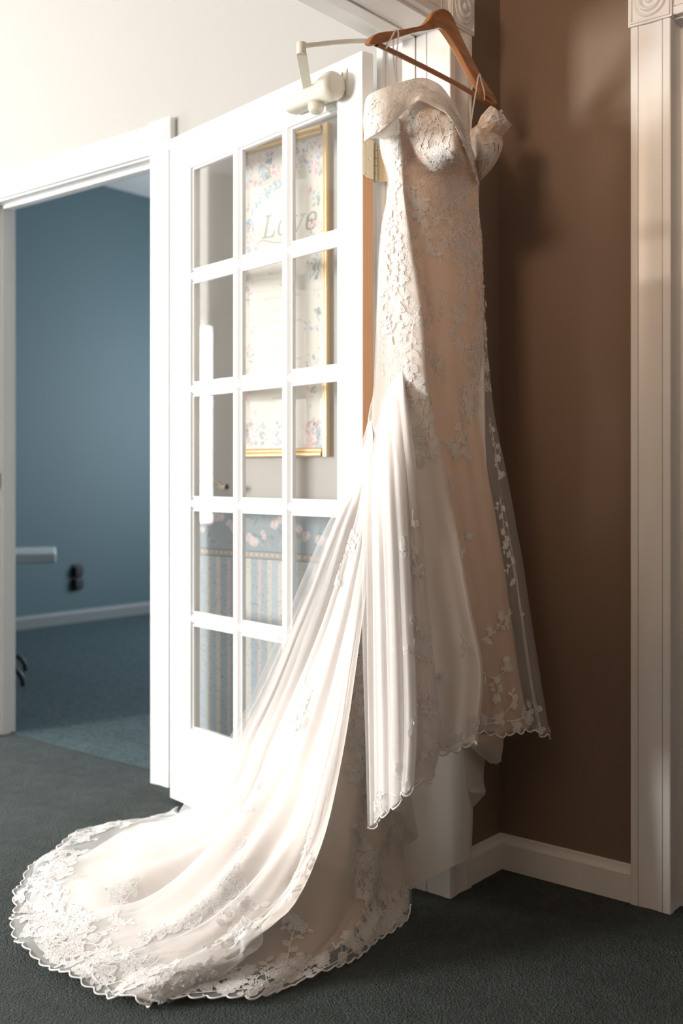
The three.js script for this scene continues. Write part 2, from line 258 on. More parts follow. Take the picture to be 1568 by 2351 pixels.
// --- papered dado behind the glazed door (flat print; haze of the door glass is painted into its colours)
{
  const w = 1024, h = 1024, mW = 1.0, mH = 0.82;
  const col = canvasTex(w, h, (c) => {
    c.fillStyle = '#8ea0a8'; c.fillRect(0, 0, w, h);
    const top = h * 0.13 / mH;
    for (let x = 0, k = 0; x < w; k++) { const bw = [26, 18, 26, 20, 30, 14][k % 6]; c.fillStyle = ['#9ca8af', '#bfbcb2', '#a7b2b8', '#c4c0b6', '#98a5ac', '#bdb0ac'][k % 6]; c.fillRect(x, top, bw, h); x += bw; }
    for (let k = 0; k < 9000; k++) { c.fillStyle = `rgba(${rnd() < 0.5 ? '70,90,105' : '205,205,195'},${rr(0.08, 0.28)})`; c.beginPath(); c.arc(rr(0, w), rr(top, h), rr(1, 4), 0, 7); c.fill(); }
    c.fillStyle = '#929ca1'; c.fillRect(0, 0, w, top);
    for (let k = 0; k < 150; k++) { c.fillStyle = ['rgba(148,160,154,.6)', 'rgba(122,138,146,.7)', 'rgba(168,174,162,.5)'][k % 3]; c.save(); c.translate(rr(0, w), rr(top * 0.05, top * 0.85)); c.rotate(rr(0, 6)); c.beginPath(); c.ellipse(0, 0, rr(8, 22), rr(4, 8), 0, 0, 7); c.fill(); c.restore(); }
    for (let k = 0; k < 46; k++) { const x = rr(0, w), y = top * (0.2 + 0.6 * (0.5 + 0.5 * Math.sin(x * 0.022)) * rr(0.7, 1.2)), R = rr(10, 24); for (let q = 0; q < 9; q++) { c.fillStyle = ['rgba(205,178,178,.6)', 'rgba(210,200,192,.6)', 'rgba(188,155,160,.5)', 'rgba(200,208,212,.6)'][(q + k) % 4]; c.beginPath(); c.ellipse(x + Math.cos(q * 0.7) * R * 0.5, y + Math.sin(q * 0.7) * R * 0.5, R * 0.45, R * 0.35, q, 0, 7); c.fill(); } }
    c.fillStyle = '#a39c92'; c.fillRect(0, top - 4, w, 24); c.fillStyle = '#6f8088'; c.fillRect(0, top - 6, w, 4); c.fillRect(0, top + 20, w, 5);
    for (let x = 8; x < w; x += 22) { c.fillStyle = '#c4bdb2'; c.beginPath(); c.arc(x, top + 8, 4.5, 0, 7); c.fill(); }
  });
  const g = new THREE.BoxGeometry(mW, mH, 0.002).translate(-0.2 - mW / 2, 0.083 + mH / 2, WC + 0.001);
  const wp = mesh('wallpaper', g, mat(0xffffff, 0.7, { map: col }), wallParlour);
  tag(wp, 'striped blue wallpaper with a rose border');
}

// ------------------------------------------------------------------ framed print on the parlour wall
{
  const x0 = -0.905, x1 = -0.536, y0 = 1.058, y1 = 2.002, fw = 0.026;
  const p = group('framed_print', [(x0 + x1) / 2, y0, WC]); tag(p, 'tall gold framed verse print with pink flowers behind the door panes', 'picture');
  const w = x1 - x0, h = y1 - y0;
  const prof = () => { const s = new THREE.Shape(); s.moveTo(0, 0); s.lineTo(0, 0.016); s.quadraticCurveTo(0.004, 0.021, 0.011, 0.018); s.lineTo(0.015, 0.013); s.quadraticCurveTo(0.02, 0.016, 0.024, 0.011); s.lineTo(fw, 0.008); s.lineTo(fw, 0); return s; };
  const gold = mat(lin(0.72, 0.52, 0.27), 0.32, { metalness: 0.55 });
  const rail = (len, o, ax, run) => { const g = xf(new THREE.ExtrudeGeometry(prof(), { depth: len, bevelEnabled: false }), new THREE.Matrix4().makeBasis(new THREE.Vector3(...ax), new THREE.Vector3(0, 0, 1), new THREE.Vector3(...run)).setPosition(...o)); mesh('frame_rail', g, gold, p); };
  rail(h, [-w / 2, h, 0], [1, 0, 0], [0, -1, 0]); rail(h, [w / 2, 0, 0], [-1, 0, 0], [0, 1, 0]);
  rail(w - 2 * fw, [-w / 2 + fw, 0, 0], [0, 1, 0], [1, 0, 0]); rail(w - 2 * fw, [w / 2 - fw, h, 0], [0, -1, 0], [-1, 0, 0]);
  const tex = canvasTex(512, 1408, (c, W2, H2) => {
    c.fillStyle = '#d6d3ca'; c.fillRect(0, 0, W2, H2);
    const blot = (x, y, R, cols, n) => { for (let k = 0; k < n; k++) { c.fillStyle = cols[k % cols.length]; c.save(); c.translate(x + rr(-R, R), y + rr(-R, R)); c.rotate(rr(0, 6)); c.beginPath(); c.ellipse(0, 0, rr(R * 0.2, R * 0.6), rr(R * 0.12, R * 0.35), 0, 0, 7); c.fill(); c.restore(); } };
    const pink = ['rgba(226,178,188,.42)', 'rgba(205,140,158,.4)', 'rgba(236,208,210,.55)', 'rgba(180,120,140,.3)'], blue = ['rgba(150,178,198,.5)', 'rgba(112,142,166,.45)', 'rgba(190,208,220,.5)'], leaf = ['rgba(120,134,136,.4)', 'rgba(160,172,166,.4)', 'rgba(90,100,112,.4)'];
    for (let k = 0; k < 210; k++) { const side = k % 4; let x, y; if (side === 0) { x = rr(0, W2); y = rr(0, 210) * (0.6 + 0.4 * Math.abs(x / W2 - 0.5) * 2); } else if (side === 1) { x = rr(0, 70); y = rr(100, H2); } else if (side === 2) { x = W2 - rr(0, 95); y = rr(100, H2); } else { x = rr(0, W2); y = H2 - rr(0, 120); } blot(x, y, rr(12, 30), [pink, blue, leaf, pink][k % 4 === 0 ? (k >> 2) % 4 : Math.floor(rnd() * 4)], 7); }
    for (let k = 0; k < 20; k++) { const t = k / 19; blot(W2 * (0.12 + 0.5 * t), 290 - 110 * Math.sin(t * 2.2), 20, blue, 7); }
    c.strokeStyle = 'rgba(110,114,106,.55)'; c.lineWidth = 5; c.lineCap = 'round';
    c.font = 'italic 150px serif'; c.fillStyle = 'rgba(112,116,106,.55)'; c.fillText('Love', 118, 420);
    c.beginPath(); c.moveTo(96, 440); c.bezierCurveTo(140, 400, 190, 470, 300, 446); c.stroke();
    c.lineWidth = 2.2; c.strokeStyle = 'rgba(100,104,100,.55)';
    for (let l = 0; l < 13; l++) { const y = 530 + l * 58, a = 256 - [110, 90, 60, 120, 80, 130, 70, 60, 125, 50, 90, 60, 70][l], b = 512 - a; c.beginPath(); for (let x = a; x < b; x += 5) { const q = y + Math.sin(x * 0.9 + l) * 6 * (0.4 + h2(Math.floor(x / 9), l)); if (h2(Math.floor(x / 34), l + 9) < 0.16) { c.stroke(); c.beginPath(); } else c.lineTo(x, q); } c.stroke(); }
  });
  mesh('print', new THREE.BoxGeometry(w - 2 * fw + 0.006, h - 2 * fw + 0.006, 0.002).translate(0, h / 2, 0.004), mat(0xffffff, 0.7, { map: tex }), p);
  mesh('glazing', new THREE.PlaneGeometry(w - 2 * fw + 0.004, h - 2 * fw + 0.004).translate(0, h / 2, 0.0065), M.glass, p);
}

// ------------------------------------------------------------------ glazed french door, ajar into the parlour
const HINGE = new THREE.Vector3(-0.204, 0, 0.316);
{
  const d = group('french_door', HINGE.toArray()); tag(d, 'white fifteen pane glazed french door standing open behind the gown', 'door');
  d.rotation.y = Math.atan2(0.1855708, -0.9826309);      // local +x runs from the hinge to the latch, local -z... front face at local z=0
  // local: x 0..0.9 (hinge to latch), thickness from z=0 (front, towards viewer) to behind
  const t = 0.036, s = -1;                                 // set below by the sign of the local z
  const zf = 0, zb = 0.036;                                // local +z points away from the viewer after this turn
  const Y0 = 0.012, Y1 = 2.04, XL = 0.097, XR = 0.783, GT = 1.927, GB = 0.245;
  mesh('stile', rbox(0, XL, Y0, Y1, zf, zb, 0.0025), M.doorWhite, d);
  mesh('stile', rbox(XR, 0.9, Y0, Y1, zf, zb, 0.0025), M.doorWhite, d);
  mesh('rail', rbox(XL, XR, GT, Y1, zf, zb, 0.002), M.doorWhite, d);
  mesh('rail', rbox(XL, XR, Y0, GB, zf, zb, 0.002), M.doorWhite, d);
  const cols = [XL, 0.313, 0.545, XR], rows = [GB, 0.575, 0.92, 1.263, 1.602, GT], hw = 0.0165;
  const barProf = (len) => {                                // muntin with moulded, stepped edges
    const sh = new THREE.Shape(); sh.moveTo(-hw, 0.012); sh.lineTo(-hw + 0.004, 0.007); sh.lineTo(-0.008, 0.003); sh.quadraticCurveTo(0, -0.001, 0.008, 0.003); sh.lineTo(hw - 0.004, 0.007); sh.lineTo(hw, 0.012); sh.lineTo(hw, 0.024); sh.lineTo(0.008, 0.033); sh.lineTo(-0.008, 0.033); sh.lineTo(-hw, 0.024);
    return new THREE.ExtrudeGeometry(sh, { depth: len, bevelEnabled: false });
  };
  for (const x of [cols[1], cols[2]]) { const g = barProf(GT - GB).rotateX(-Math.PI / 2); g.applyMatrix4(new THREE.Matrix4().makeScale(1, 1, 1)); g.computeBoundingBox(); const bb = g.boundingBox; g.translate(x, GB - bb.min.y, zf - bb.min.z + 0.0005); mesh('muntin', g, M.doorWhite, d); }
  for (let k = 1; k < 5; k++) { let g = barProf(XR - XL); g = xf(g, new THREE.Matrix4().makeBasis(new THREE.Vector3(0, 1, 0), new THREE.Vector3(0, 0, 1), new THREE.Vector3(1, 0, 0))); g.translate(XL, rows[k], zf + 0.0008); mesh('muntin', g, M.doorWhite, d); }
  for (let i = 0; i < 3; i++) for (let j = 0; j < 5; j++) {
    const a = cols[i] + (i ? hw : 0), b = cols[i + 1] - (i < 2 ? hw : 0), e = rows[j] + (j ? hw : 0), f = rows[j + 1] - (j < 4 ? hw : 0);
    const pane = mesh('pane', new THREE.PlaneGeometry(b - a, f - e).translate((a + b) / 2, (e + f) / 2, zf + 0.018), M.glass, d);
    const bead = 0.006;                                     // glazing bead around each pane
    mesh('glazing_bead', merge([rbox(a, a + bead, e, f, zf + 0.008, zf + 0.017, 0.0015), rbox(b - bead, b, e, f, zf + 0.008, zf + 0.017, 0.0015), rbox(a + bead, b - bead, e, e + bead, zf + 0.008, zf + 0.017, 0.0015), rbox(a + bead, b - bead, f - bead, f, zf + 0.008, zf + 0.017, 0.0015)]), M.doorWhite, pane);
  }
  const edge = mesh('hinge_edge', rbox(-0.0012, 0.0004, Y0, 1.87, zf + 0.001, zb - 0.001, 0.0003), M.bareWood, d); tag(edge, 'bare wood hinge edge');
  // lever handle on the far face, seen through the pane
  const hg = mesh('lever_handle', merge([new THREE.CylinderGeometry(0.026, 0.028, 0.008, 24).rotateX(Math.PI / 2).translate(0.835, 0.985, zb + 0.004), tube([[0.835, 0.985, zb + 0.004], [0.835, 0.985, zb + 0.04], [0.82, 0.985, zb + 0.05], [0.78, 0.982, zb + 0.052], [0.735, 0.968, zb + 0.05], [0.715, 0.97, zb + 0.05]], 0.0085, 30, 10)]), M.brass, d); tag(hg, 'brass lever handle');
  // hinge: leaf on the door edge, knuckles, leaf on the jamb
  const inv = new THREE.Matrix4(); d.updateMatrixWorld(true); inv.copy(d.matrixWorld).invert();
  const toL = (x, y, z) => new THREE.Vector3(x, y, z).applyMatrix4(inv);
  const bc = toL(-0.205, 1.778, 0.262);
  const leaf = new THREE.Shape(); const r0 = 0.012; leaf.moveTo(0, -0.048); leaf.lineTo(0.032 - r0, -0.048); leaf.quadraticCurveTo(0.032, -0.048, 0.032, -0.048 + r0); leaf.lineTo(0.032, 0.048 - r0); leaf.quadraticCurveTo(0.032, 0.048, 0.032 - r0, 0.048); leaf.lineTo(0, 0.048);
  const lg = new THREE.ExtrudeGeometry(leaf, { depth: 0.002, bevelEnabled: false });
  const h = group('hinge', bc.toArray(), d); tag(h, 'worn brass butt hinge');
  for (let k = 0; k < 5; k++) mesh('knuckle', new THREE.CylinderGeometry(0.0062, 0.0062, 0.0178, 16).translate(0, -0.0382 + k * 0.0191, 0), M.brass, h);
  const l1 = lg.clone().rotateY(Math.PI / 2).translate(-0.003 - bc.x, 0, 0.034 - bc.z); mesh('leaf', l1, M.brass, h);
  const l2 = lg.clone(); const jd = toL(-0.165, 0, 0.243).sub(toL(-0.203, 0, 0.252)); l2.rotateY(Math.atan2(-jd.z, jd.x)); l2.translate(...toL(-0.2, 1.778, 0.252).sub(bc).toArray()); mesh('leaf', l2, M.brass, h);
  for (const [y, z] of [[0.035, 0.012], [0, 0.02], [-0.035, 0.012]]) mesh('screw', new THREE.CylinderGeometry(0.003, 0.003, 0.001, 10).rotateZ(Math.PI / 2).translate(-0.0035 - bc.x, y, z - bc.z), M.steel, h);
}
// ------------------------------------------------------------------ door closer
{
  const g = group('door_closer', HINGE.toArray()); tag(g, 'off white door closer with folding arm at the top of the glazed door', 'door closer');
  g.rotation.y = Math.atan2(0.1855708, -0.9826309);
  const wedge = rbox(0.09, 0.262, 1.938, 1.986, -0.058, -0.0005, 0.017, 6), wp = wedge.attributes.position;   // body tapers towards the latch side
  for (let k = 0; k < wp.count; k++) { const q = clamp((wp.getX(k) - 0.2) / 0.062, 0, 1); wp.setY(k, lerp(wp.getY(k), 1.966, 0.28 * q * q)); wp.setZ(k, wp.getZ(k) * (1 - 0.22 * q * q)); }
  wedge.computeVertexNormals(); mesh('body', wedge, M.closer, g);
  const drum = [[0, 0], [0.022, 0.0005], [0.03, 0.004], [0.0345, 0.011], [0.036, 0.02], [0.0345, 0.034], [0.030, 0.046], [0.026, 0.058], [0.024, 0.066], [0, 0.066]].map(p => new THREE.Vector2(...p));
  mesh('housing', new THREE.LatheGeometry(drum, 36).rotateZ(-Math.PI / 2).translate(0.052, 1.964, -0.0365), M.closer, g);
  const knob = [[0, -0.026], [0.012, -0.025], [0.018, -0.02], [0.0205, -0.012], [0.020, 0.004], [0.0, 0.006]].map(p => new THREE.Vector2(...p));
  mesh('spindle_cap', new THREE.LatheGeometry(knob, 28).translate(0.135, 1.938, -0.036), M.closer, g);
  mesh('mounting_plate', rbox(0.055, 0.2, 1.945, 2.012, -0.0035, 0, 0.0015), M.closer, g);
  for (const x of [0.075, 0.115]) mesh('screw', new THREE.CylinderGeometry(0.005, 0.005, 0.004, 14).rotateX(Math.PI / 2).translate(x, 2.002, -0.005), M.steel, g);
  g.updateMatrixWorld(true); const inv = g.matrixWorld.clone().invert(); const L = v => v.clone().applyMatrix4(inv);
  // elbow and shoe placed where the arm runs level above the door
  const spind = new THREE.Vector3(0.17, 1.985, -0.036), elbowW = onZ(692, 112, 0.56), shoeW = new THREE.Vector3(-0.17, 2.06, 0.30);
  const e = L(elbowW), sh = L(shoeW);
  const bar = (a, b, w, t) => { const len = a.distanceTo(b), q = rbox(-w / 2, w / 2, -t / 2, t / 2, 0, len, 0.0015); const m = new THREE.Matrix4().lookAt(b, a, new THREE.Vector3(0, 1, 0)); q.applyMatrix4(m); q.translate(a.x, a.y, a.z); return q; };
  mesh('main_arm', bar(spind, e.clone().add(new THREE.Vector3(0, -0.012, 0)), 0.024, 0.006), M.closer, g);
  mesh('elbow', new THREE.CylinderGeometry(0.011, 0.011, 0.026, 20).translate(e.x, e.y, e.z), M.closer, g);
  mesh('forearm', tube([e.clone().add(new THREE.Vector3(0, 0.006, 0)), e.clone().lerp(sh, 0.5).add(new THREE.Vector3(0, 0.006, 0)), sh], 0.0055, 12, 12), M.closer, g);
  const shoe = mesh('shoe', merge([rbox(-0.022, 0.022, 0.0, 0.004, -0.012, 0.012, 0.001), rbox(-0.008, 0.008, -0.014, 0.002, -0.008, 0.008, 0.002)]), M.closer, g); shoe.position.copy(sh);
  mesh('screw', new THREE.CylinderGeometry(0.004, 0.004, 0.003, 12).translate(sh.x + 0.016, sh.y - 0.001, sh.z), M.steel, g);
}
// ------------------------------------------------------------------ blue room: folding table, outlet
{
  const ca = Math.cos(0.945), sa = Math.sin(0.945);      // its end edge runs away from the doorway
  const t = group('folding_table', [-2.83 - 0.3 * ca - 0.24 * sa, 0, -0.69 + 0.3 * sa - 0.24 * ca]); tag(t, 'small pale folding table with dark curved legs in the blue room', 'table');
  t.rotation.y = 0.945;
  mesh('table_top', rbox(-0.3, 0.3, 0.592, 0.64, -0.24, 0.24, 0.01, 4), mat(lin(0.6, 0.62, 0.63), 0.5), t);
  for (const sz of [-0.2, 0.2]) for (const sx of [-1, 1]) mesh('leg', tube([[sx * 0.02, 0.585, sz], [sx * 0.02, 0.3, sz], [sx * 0.03, 0.14, sz], [sx * 0.07, 0.1, sz], [sx * 0.12, 0.085, sz], [sx * 0.145, 0.05, sz], [sx * 0.15, 0.013, sz]], 0.012, 40, 10), M.black, t);
  mesh('crossbar', tube([[0, 0.3, -0.2], [0, 0.3, 0.2]], 0.009, 2, 8), M.black, t);
}
{
  const o = group('wall_outlet', [-4.64, 0.22, -2.16]); tag(o, 'black wall outlet with two black plugs on the blue wall', 'outlet');
  mesh('cover_plate', rbox(0, 0.006, 0, 0.185, -0.042, 0.042, 0.003), M.black, o);
  for (const y of [0.05, 0.135]) mesh('plug', rbox(0.004, 0.045, y - 0.034, y + 0.034, -0.034, 0.034, 0.01, 3), M.black, o);
}

// ------------------------------------------------------------------ wooden hanger
const HX = 0.085;                                          // the hanger hangs parallel to the wall with the opening
{
  const top = [[845, 99], [850, 88], [864, 77], [900, 72], [940, 65], [968, 58], [980, 46], [988, 32], [1000, 24], [1014, 22], [1027, 30], [1036, 46], [1050, 78], [1072, 122], [1097, 168], [1120, 202], [1135, 225], [1139, 238]];
  const bot = [[1134, 242], [1124, 232], [1100, 206], [1072, 162], [1046, 116], [1024, 82], [1010, 66], [985, 70], [950, 76], [910, 88], [876, 100], [852, 104]];
  const out = [...top, ...bot].map(([x, y]) => onX(x, y, HX));
  const base = new THREE.Vector3(HX, 1.86, 0.44);
  const g = group('wooden_hanger', base.toArray()); tag(g, 'brown wooden hanger with a round bar holding up the wedding gown', 'hanger');
  const sh = new THREE.Shape(); const cr = new THREE.CatmullRomCurve3(out, true, 'centripetal').getPoints(110);
  cr.forEach((p, i) => i ? sh.lineTo(-(p.z - base.z), p.y - base.y) : sh.moveTo(-(p.z - base.z), p.y - base.y));
  const eg = new THREE.ExtrudeGeometry(sh, { depth: 0.009, bevelEnabled: true, bevelThickness: 0.004, bevelSize: 0.003, bevelOffset: -0.003, bevelSegments: 3 });
  eg.rotateY(Math.PI / 2); eg.translate(-0.0045, 0, 0);
  // the arms sweep gently forward towards their tips
  const pp = eg.attributes.position; for (let i = 0; i < pp.count; i++) { const z = pp.getZ(i); pp.setX(i, pp.getX(i) - 0.10 * Math.max(0, Math.abs(z) - 0.05) ** 2); } eg.computeVertexNormals();
  mesh('arms', eg, M.hanger, g);
  const bp = [[864, 101], [900, 118], [955, 145], [1010, 173], [1060, 200], [1105, 226], [1130, 240]].map(([x, y]) => onX(x, y, HX).sub(base));
  mesh('bar', tube(bp, 0.0055, 24, 12), M.hanger, g);
  const hp = onX(1013, 24, HX).sub(base);
  mesh('hook', tube([[0, hp.y - 0.02, hp.z], [0, hp.y + 0.05, hp.z], [-0.01, hp.y + 0.085, hp.z], [-0.045, hp.y + 0.118, hp.z], [-0.085, hp.y + 0.108, hp.z], [-0.092, hp.y + 0.08, hp.z]], 0.0016, 40, 8), M.steel, g);
}

// ------------------------------------------------------------------ the gown
const gown = group('wedding_gown', [0, 0, 0.45]); tag(gown, 'ivory lace off shoulder wedding gown with long train hanging from the wooden hanger', 'wedding gown');
const GO = new THREE.Vector3(0, 0, 0.45);
M.satin = mat(lin(0.86, 0.765, 0.685), 0.85, { transmission: 0.42, thickness: 0 });
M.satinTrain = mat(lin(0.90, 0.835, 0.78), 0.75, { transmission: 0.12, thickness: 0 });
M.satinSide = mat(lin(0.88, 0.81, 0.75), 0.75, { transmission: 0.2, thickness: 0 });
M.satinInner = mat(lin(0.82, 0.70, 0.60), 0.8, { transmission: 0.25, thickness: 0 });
M.nude = mat(lin(0.76, 0.55, 0.41), 0.8, { transmission: 0.32, thickness: 0 });
M.lining = mat(lin(0.84, 0.79, 0.72), 0.85, { transmission: 0.42, thickness: 0 });
M.tulle = mat(lin(0.94, 0.93, 0.93), 0.95, { transparent: true, opacity: 0.42, transmission: 0.25, thickness: 0 });
M.sheer = mat(lin(0.90, 0.90, 0.90), 0.95, { transparent: true, opacity: 0.30, transmission: 0.4, thickness: 0 });
M.lace = mat(lin(0.94, 0.93, 0.915), 0.7, { transmission: 0.12, thickness: 0 });
M.laceFill = mat(lin(0.94, 0.93, 0.915), 0.8, { transparent: true, opacity: 0.62, transmission: 0.15, thickness: 0 });
M.cord = mat(lin(0.84, 0.82, 0.79), 0.6);
M.bead = mat(lin(0.9, 0.9, 0.9), 0.12, { clearcoat: 1 });
M.ribbon = mat(lin(0.9, 0.88, 0.86), 0.5, { transmission: 0.3, thickness: 0 });

const pt = a => a.isVector3 ? a : a[2] === 'y' ? onY(a[0], a[1], a[3]) : a[2] === 'z' ? onZ(a[0], a[1], a[3]) : onX(a[0], a[1], a[3]);
function crom(p0, p1, p2, p3, t) {
  const t2 = t * t, t3 = t2 * t, f = k => 0.5 * (2 * p1[k] + (p2[k] - p0[k]) * t + (2 * p0[k] - 5 * p1[k] + 4 * p2[k] - p3[k]) * t2 + (3 * p1[k] - p0[k] - 3 * p2[k] + p3[k]) * t3);
  return new THREE.Vector3(f('x'), f('y'), f('z'));
}
function spline(list, s, linear) { if (linear) { const m = list.length - 1, y = clamp(s * m, 0, m - 1e-6), k = Math.floor(y); return list[k].clone().lerp(list[k + 1], y - k); } const n = list.length - 1, x = clamp(s * n, 0, n - 1e-6), i = Math.floor(x); const P = k => list[clamp(k, 0, n)]; const ext = (k, a, b) => k < 0 || k > n ? a.clone().multiplyScalar(2).sub(b) : P(k); return crom(ext(i - 1, P(0), P(1)), P(i), P(i + 1), ext(i + 2, P(n), P(n - 1)), x - i); }
// a cloth sheet: a net of control points (rows of equal length), splined, then folded along its normal
class Sheet {
  constructor(rows, nu, nv, fold, linear = false) {
    this.nu = nu; this.nv = nv; const R = rows.map(r => r.map(pt)), C = R[0].length, cols = [];
    for (let c = 0; c < C; c++) { const col = R.map(r => r[c]); cols.push([...Array(nv + 1).keys()].map(j => spline(col, j / nv, linear))); }
    this.P = []; for (let j = 0; j <= nv; j++) { const row = cols.map(c => c[j]); for (let i = 0; i <= nu; i++) this.P.push(spline(row, i / nu, linear)); }
    this.normals(); if (fold) this.P = this.P.map((p, k) => { const i = k % (nu + 1), j = Math.floor(k / (nu + 1)); return p.clone().addScaledVector(this.N[k], fold(i / nu, j / nv)); }), this.normals();
  }
  id(i, j) { return clamp(j, 0, this.nv) * (this.nu + 1) + clamp(i, 0, this.nu); }
  normals() {
    this.N = this.P.map((p, k) => { const i = k % (this.nu + 1), j = Math.floor(k / (this.nu + 1)); const a = this.P[this.id(i + 1, j)].clone().sub(this.P[this.id(i - 1, j)]), b = this.P[this.id(i, j + 1)].clone().sub(this.P[this.id(i, j - 1)]); const n = a.cross(b); if (n.lengthSq() < 1e-16) n.set(1, 0, 0); return n.normalize(); });
    let s = 0; this.P.forEach((p, k) => s += this.N[k].dot(EYE.clone().sub(p).normalize())); if (s < 0) { this.N.forEach(n => n.negate()); this.flip = true; } else this.flip = false;
    this.px = null;
  }
  from(v0) { const j0 = Math.round(v0 * this.nv), o = Object.assign(Object.create(Sheet.prototype), { nu: this.nu, nv: this.nv - j0, P: this.P.slice(j0 * (this.nu + 1)) }); o.normals(); return o; }
  offset(fn) { const o = Object.create(Sheet.prototype); Object.assign(o, { nu: this.nu, nv: this.nv }); o.P = this.P.map((p, k) => { const i = k % (this.nu + 1), j = Math.floor(k / (this.nu + 1)); return p.clone().addScaledVector(this.N[k], fn(i / this.nu, j / this.nv)); }); o.normals(); return o; }
  size() { let w = 0, h = 0; for (let j = 0; j <= this.nv; j += 4) for (let i = 0; i < this.nu; i++) w += this.P[this.id(i, j)].distanceTo(this.P[this.id(i + 1, j)]); for (let i = 0; i <= this.nu; i += 4) for (let j = 0; j < this.nv; j++) h += this.P[this.id(i, j)].distanceTo(this.P[this.id(i, j + 1)]); return [w / (Math.floor(this.nv / 4) + 1), h / (Math.floor(this.nu / 4) + 1)]; }
  geo(unit = false) {
    const pos = [], uv = [], idx = [], [w, h] = unit ? [1, 1] : this.size();
    this.P.forEach((p, k) => { const i = k % (this.nu + 1), j = Math.floor(k / (this.nu + 1)); pos.push(p.x - GO.x, p.y - GO.y, p.z - GO.z); uv.push(i / this.nu * w, (1 - j / this.nv) * h); });
    for (let j = 0; j < this.nv; j++) for (let i = 0; i < this.nu; i++) { const a = this.id(i, j), b = this.id(i + 1, j), c = this.id(i, j + 1), d = this.id(i + 1, j + 1); if (this.flip) idx.push(a, b, c, b, d, c); else idx.push(a, c, b, b, c, d); }
    const g = new THREE.BufferGeometry(); g.setAttribute('position', new THREE.Float32BufferAttribute(pos, 3)); g.setAttribute('uv', new THREE.Float32BufferAttribute(uv, 2)); g.setIndex(idx); g.computeVertexNormals();
    return g;
  }
  // a copy whose edge is drawn in: each vertex is taken from (u, v) = f(u, v)
  trim(f) {
    const o = Object.assign(Object.create(Sheet.prototype), { nu: this.nu, nv: this.nv, P: [] });
    for (let j = 0; j <= this.nv; j++) for (let i = 0; i <= this.nu; i++) { const [u, v] = f(i / this.nu, j / this.nv), x = clamp(u, 0, 1) * this.nu, y = clamp(v, 0, 1) * this.nv, a = Math.floor(x), b = Math.floor(y); o.P.push(this.P[this.id(a, b)].clone().lerp(this.P[this.id(a + 1, b)], x - a).lerp(this.P[this.id(a, b + 1)].clone().lerp(this.P[this.id(a + 1, b + 1)], x - a), y - b)); }
    o.normals(); return o;
  }
  near(p) { this.snap(p, 0); return this.last; }
  // nearest point of the cloth, lifted off it by h
  snap(p, h) {
    const c = 0.012, key = (a, b, d) => (a * 73856093) ^ (b * 19349663) ^ (d * 83492791);
    if (!this.hash) { this.hash = new Map(); this.P.forEach((q, k) => { const z = key(Math.floor(q.x / c), Math.floor(q.y / c), Math.floor(q.z / c)); if (!this.hash.has(z)) this.hash.set(z, []); this.hash.get(z).push(k); }); }
    const a = Math.floor(p.x / c), b = Math.floor(p.y / c), d = Math.floor(p.z / c); let best = 1e9, k = -1;
    for (let i = -1; i < 2; i++) for (let j = -1; j < 2; j++) for (let m = -1; m < 2; m++) { const l = this.hash.get(key(a + i, b + j, d + m)); if (l) for (const q of l) { if (this.uMax && q % (this.nu + 1) > this.uMax * this.nu) continue; const e = this.P[q].distanceToSquared(p); if (e < best) { best = e; k = q; } } }
    this.last = k < 0 ? 1 : Math.sqrt(best); if (k < 0) return p; const n = this.N[k]; return p.clone().addScaledVector(n, h - p.clone().sub(this.P[k]).dot(n));
  }
  // the place on the cloth that shows at a pixel
  at(x, y) {
    if (!this.px) this.px = this.P.map(p => toPx(p));
    let best = 1e9, k = 0; for (let q = 0; q < this.px.length; q++) { if (this.uMax && q % (this.nu + 1) > this.uMax * this.nu) continue; const a = this.px[q][0] - x, b = this.px[q][1] - y, d = a * a + b * b - (this.N[q].dot(FWD) < 0 ? 0 : -400); if (d < best) { best = d; k = q; } }
    const i = clamp(k % (this.nu + 1), 1, this.nu - 1), j = clamp(Math.floor(k / (this.nu + 1)), 1, this.nv - 1), c = this.id(i, j);
    const P = this.P, p = this.px, ax = (p[this.id(i + 1, j)][0] - p[this.id(i - 1, j)][0]) / 2, ay = (p[this.id(i + 1, j)][1] - p[this.id(i - 1, j)][1]) / 2, bx = (p[this.id(i, j + 1)][0] - p[this.id(i, j - 1)][0]) / 2, by = (p[this.id(i, j + 1)][1] - p[this.id(i, j - 1)][1]) / 2, D = ax * by - ay * bx;
    let u = 0, v = 0; if (Math.abs(D) > 1e-6) { const dx = x - p[c][0], dy = y - p[c][1]; u = clamp((dx * by - dy * bx) / D, -1, 1); v = clamp((ax * dy - ay * dx) / D, -1, 1); }
    const pos = P[c].clone().addScaledVector(P[this.id(i + 1, j)].clone().sub(P[this.id(i - 1, j)]), u / 2).addScaledVector(P[this.id(i, j + 1)].clone().sub(P[this.id(i, j - 1)]), v / 2);
    return { pos, n: this.N[c].clone(), off: Math.sqrt(Math.max(best, 0)) };
  }
}
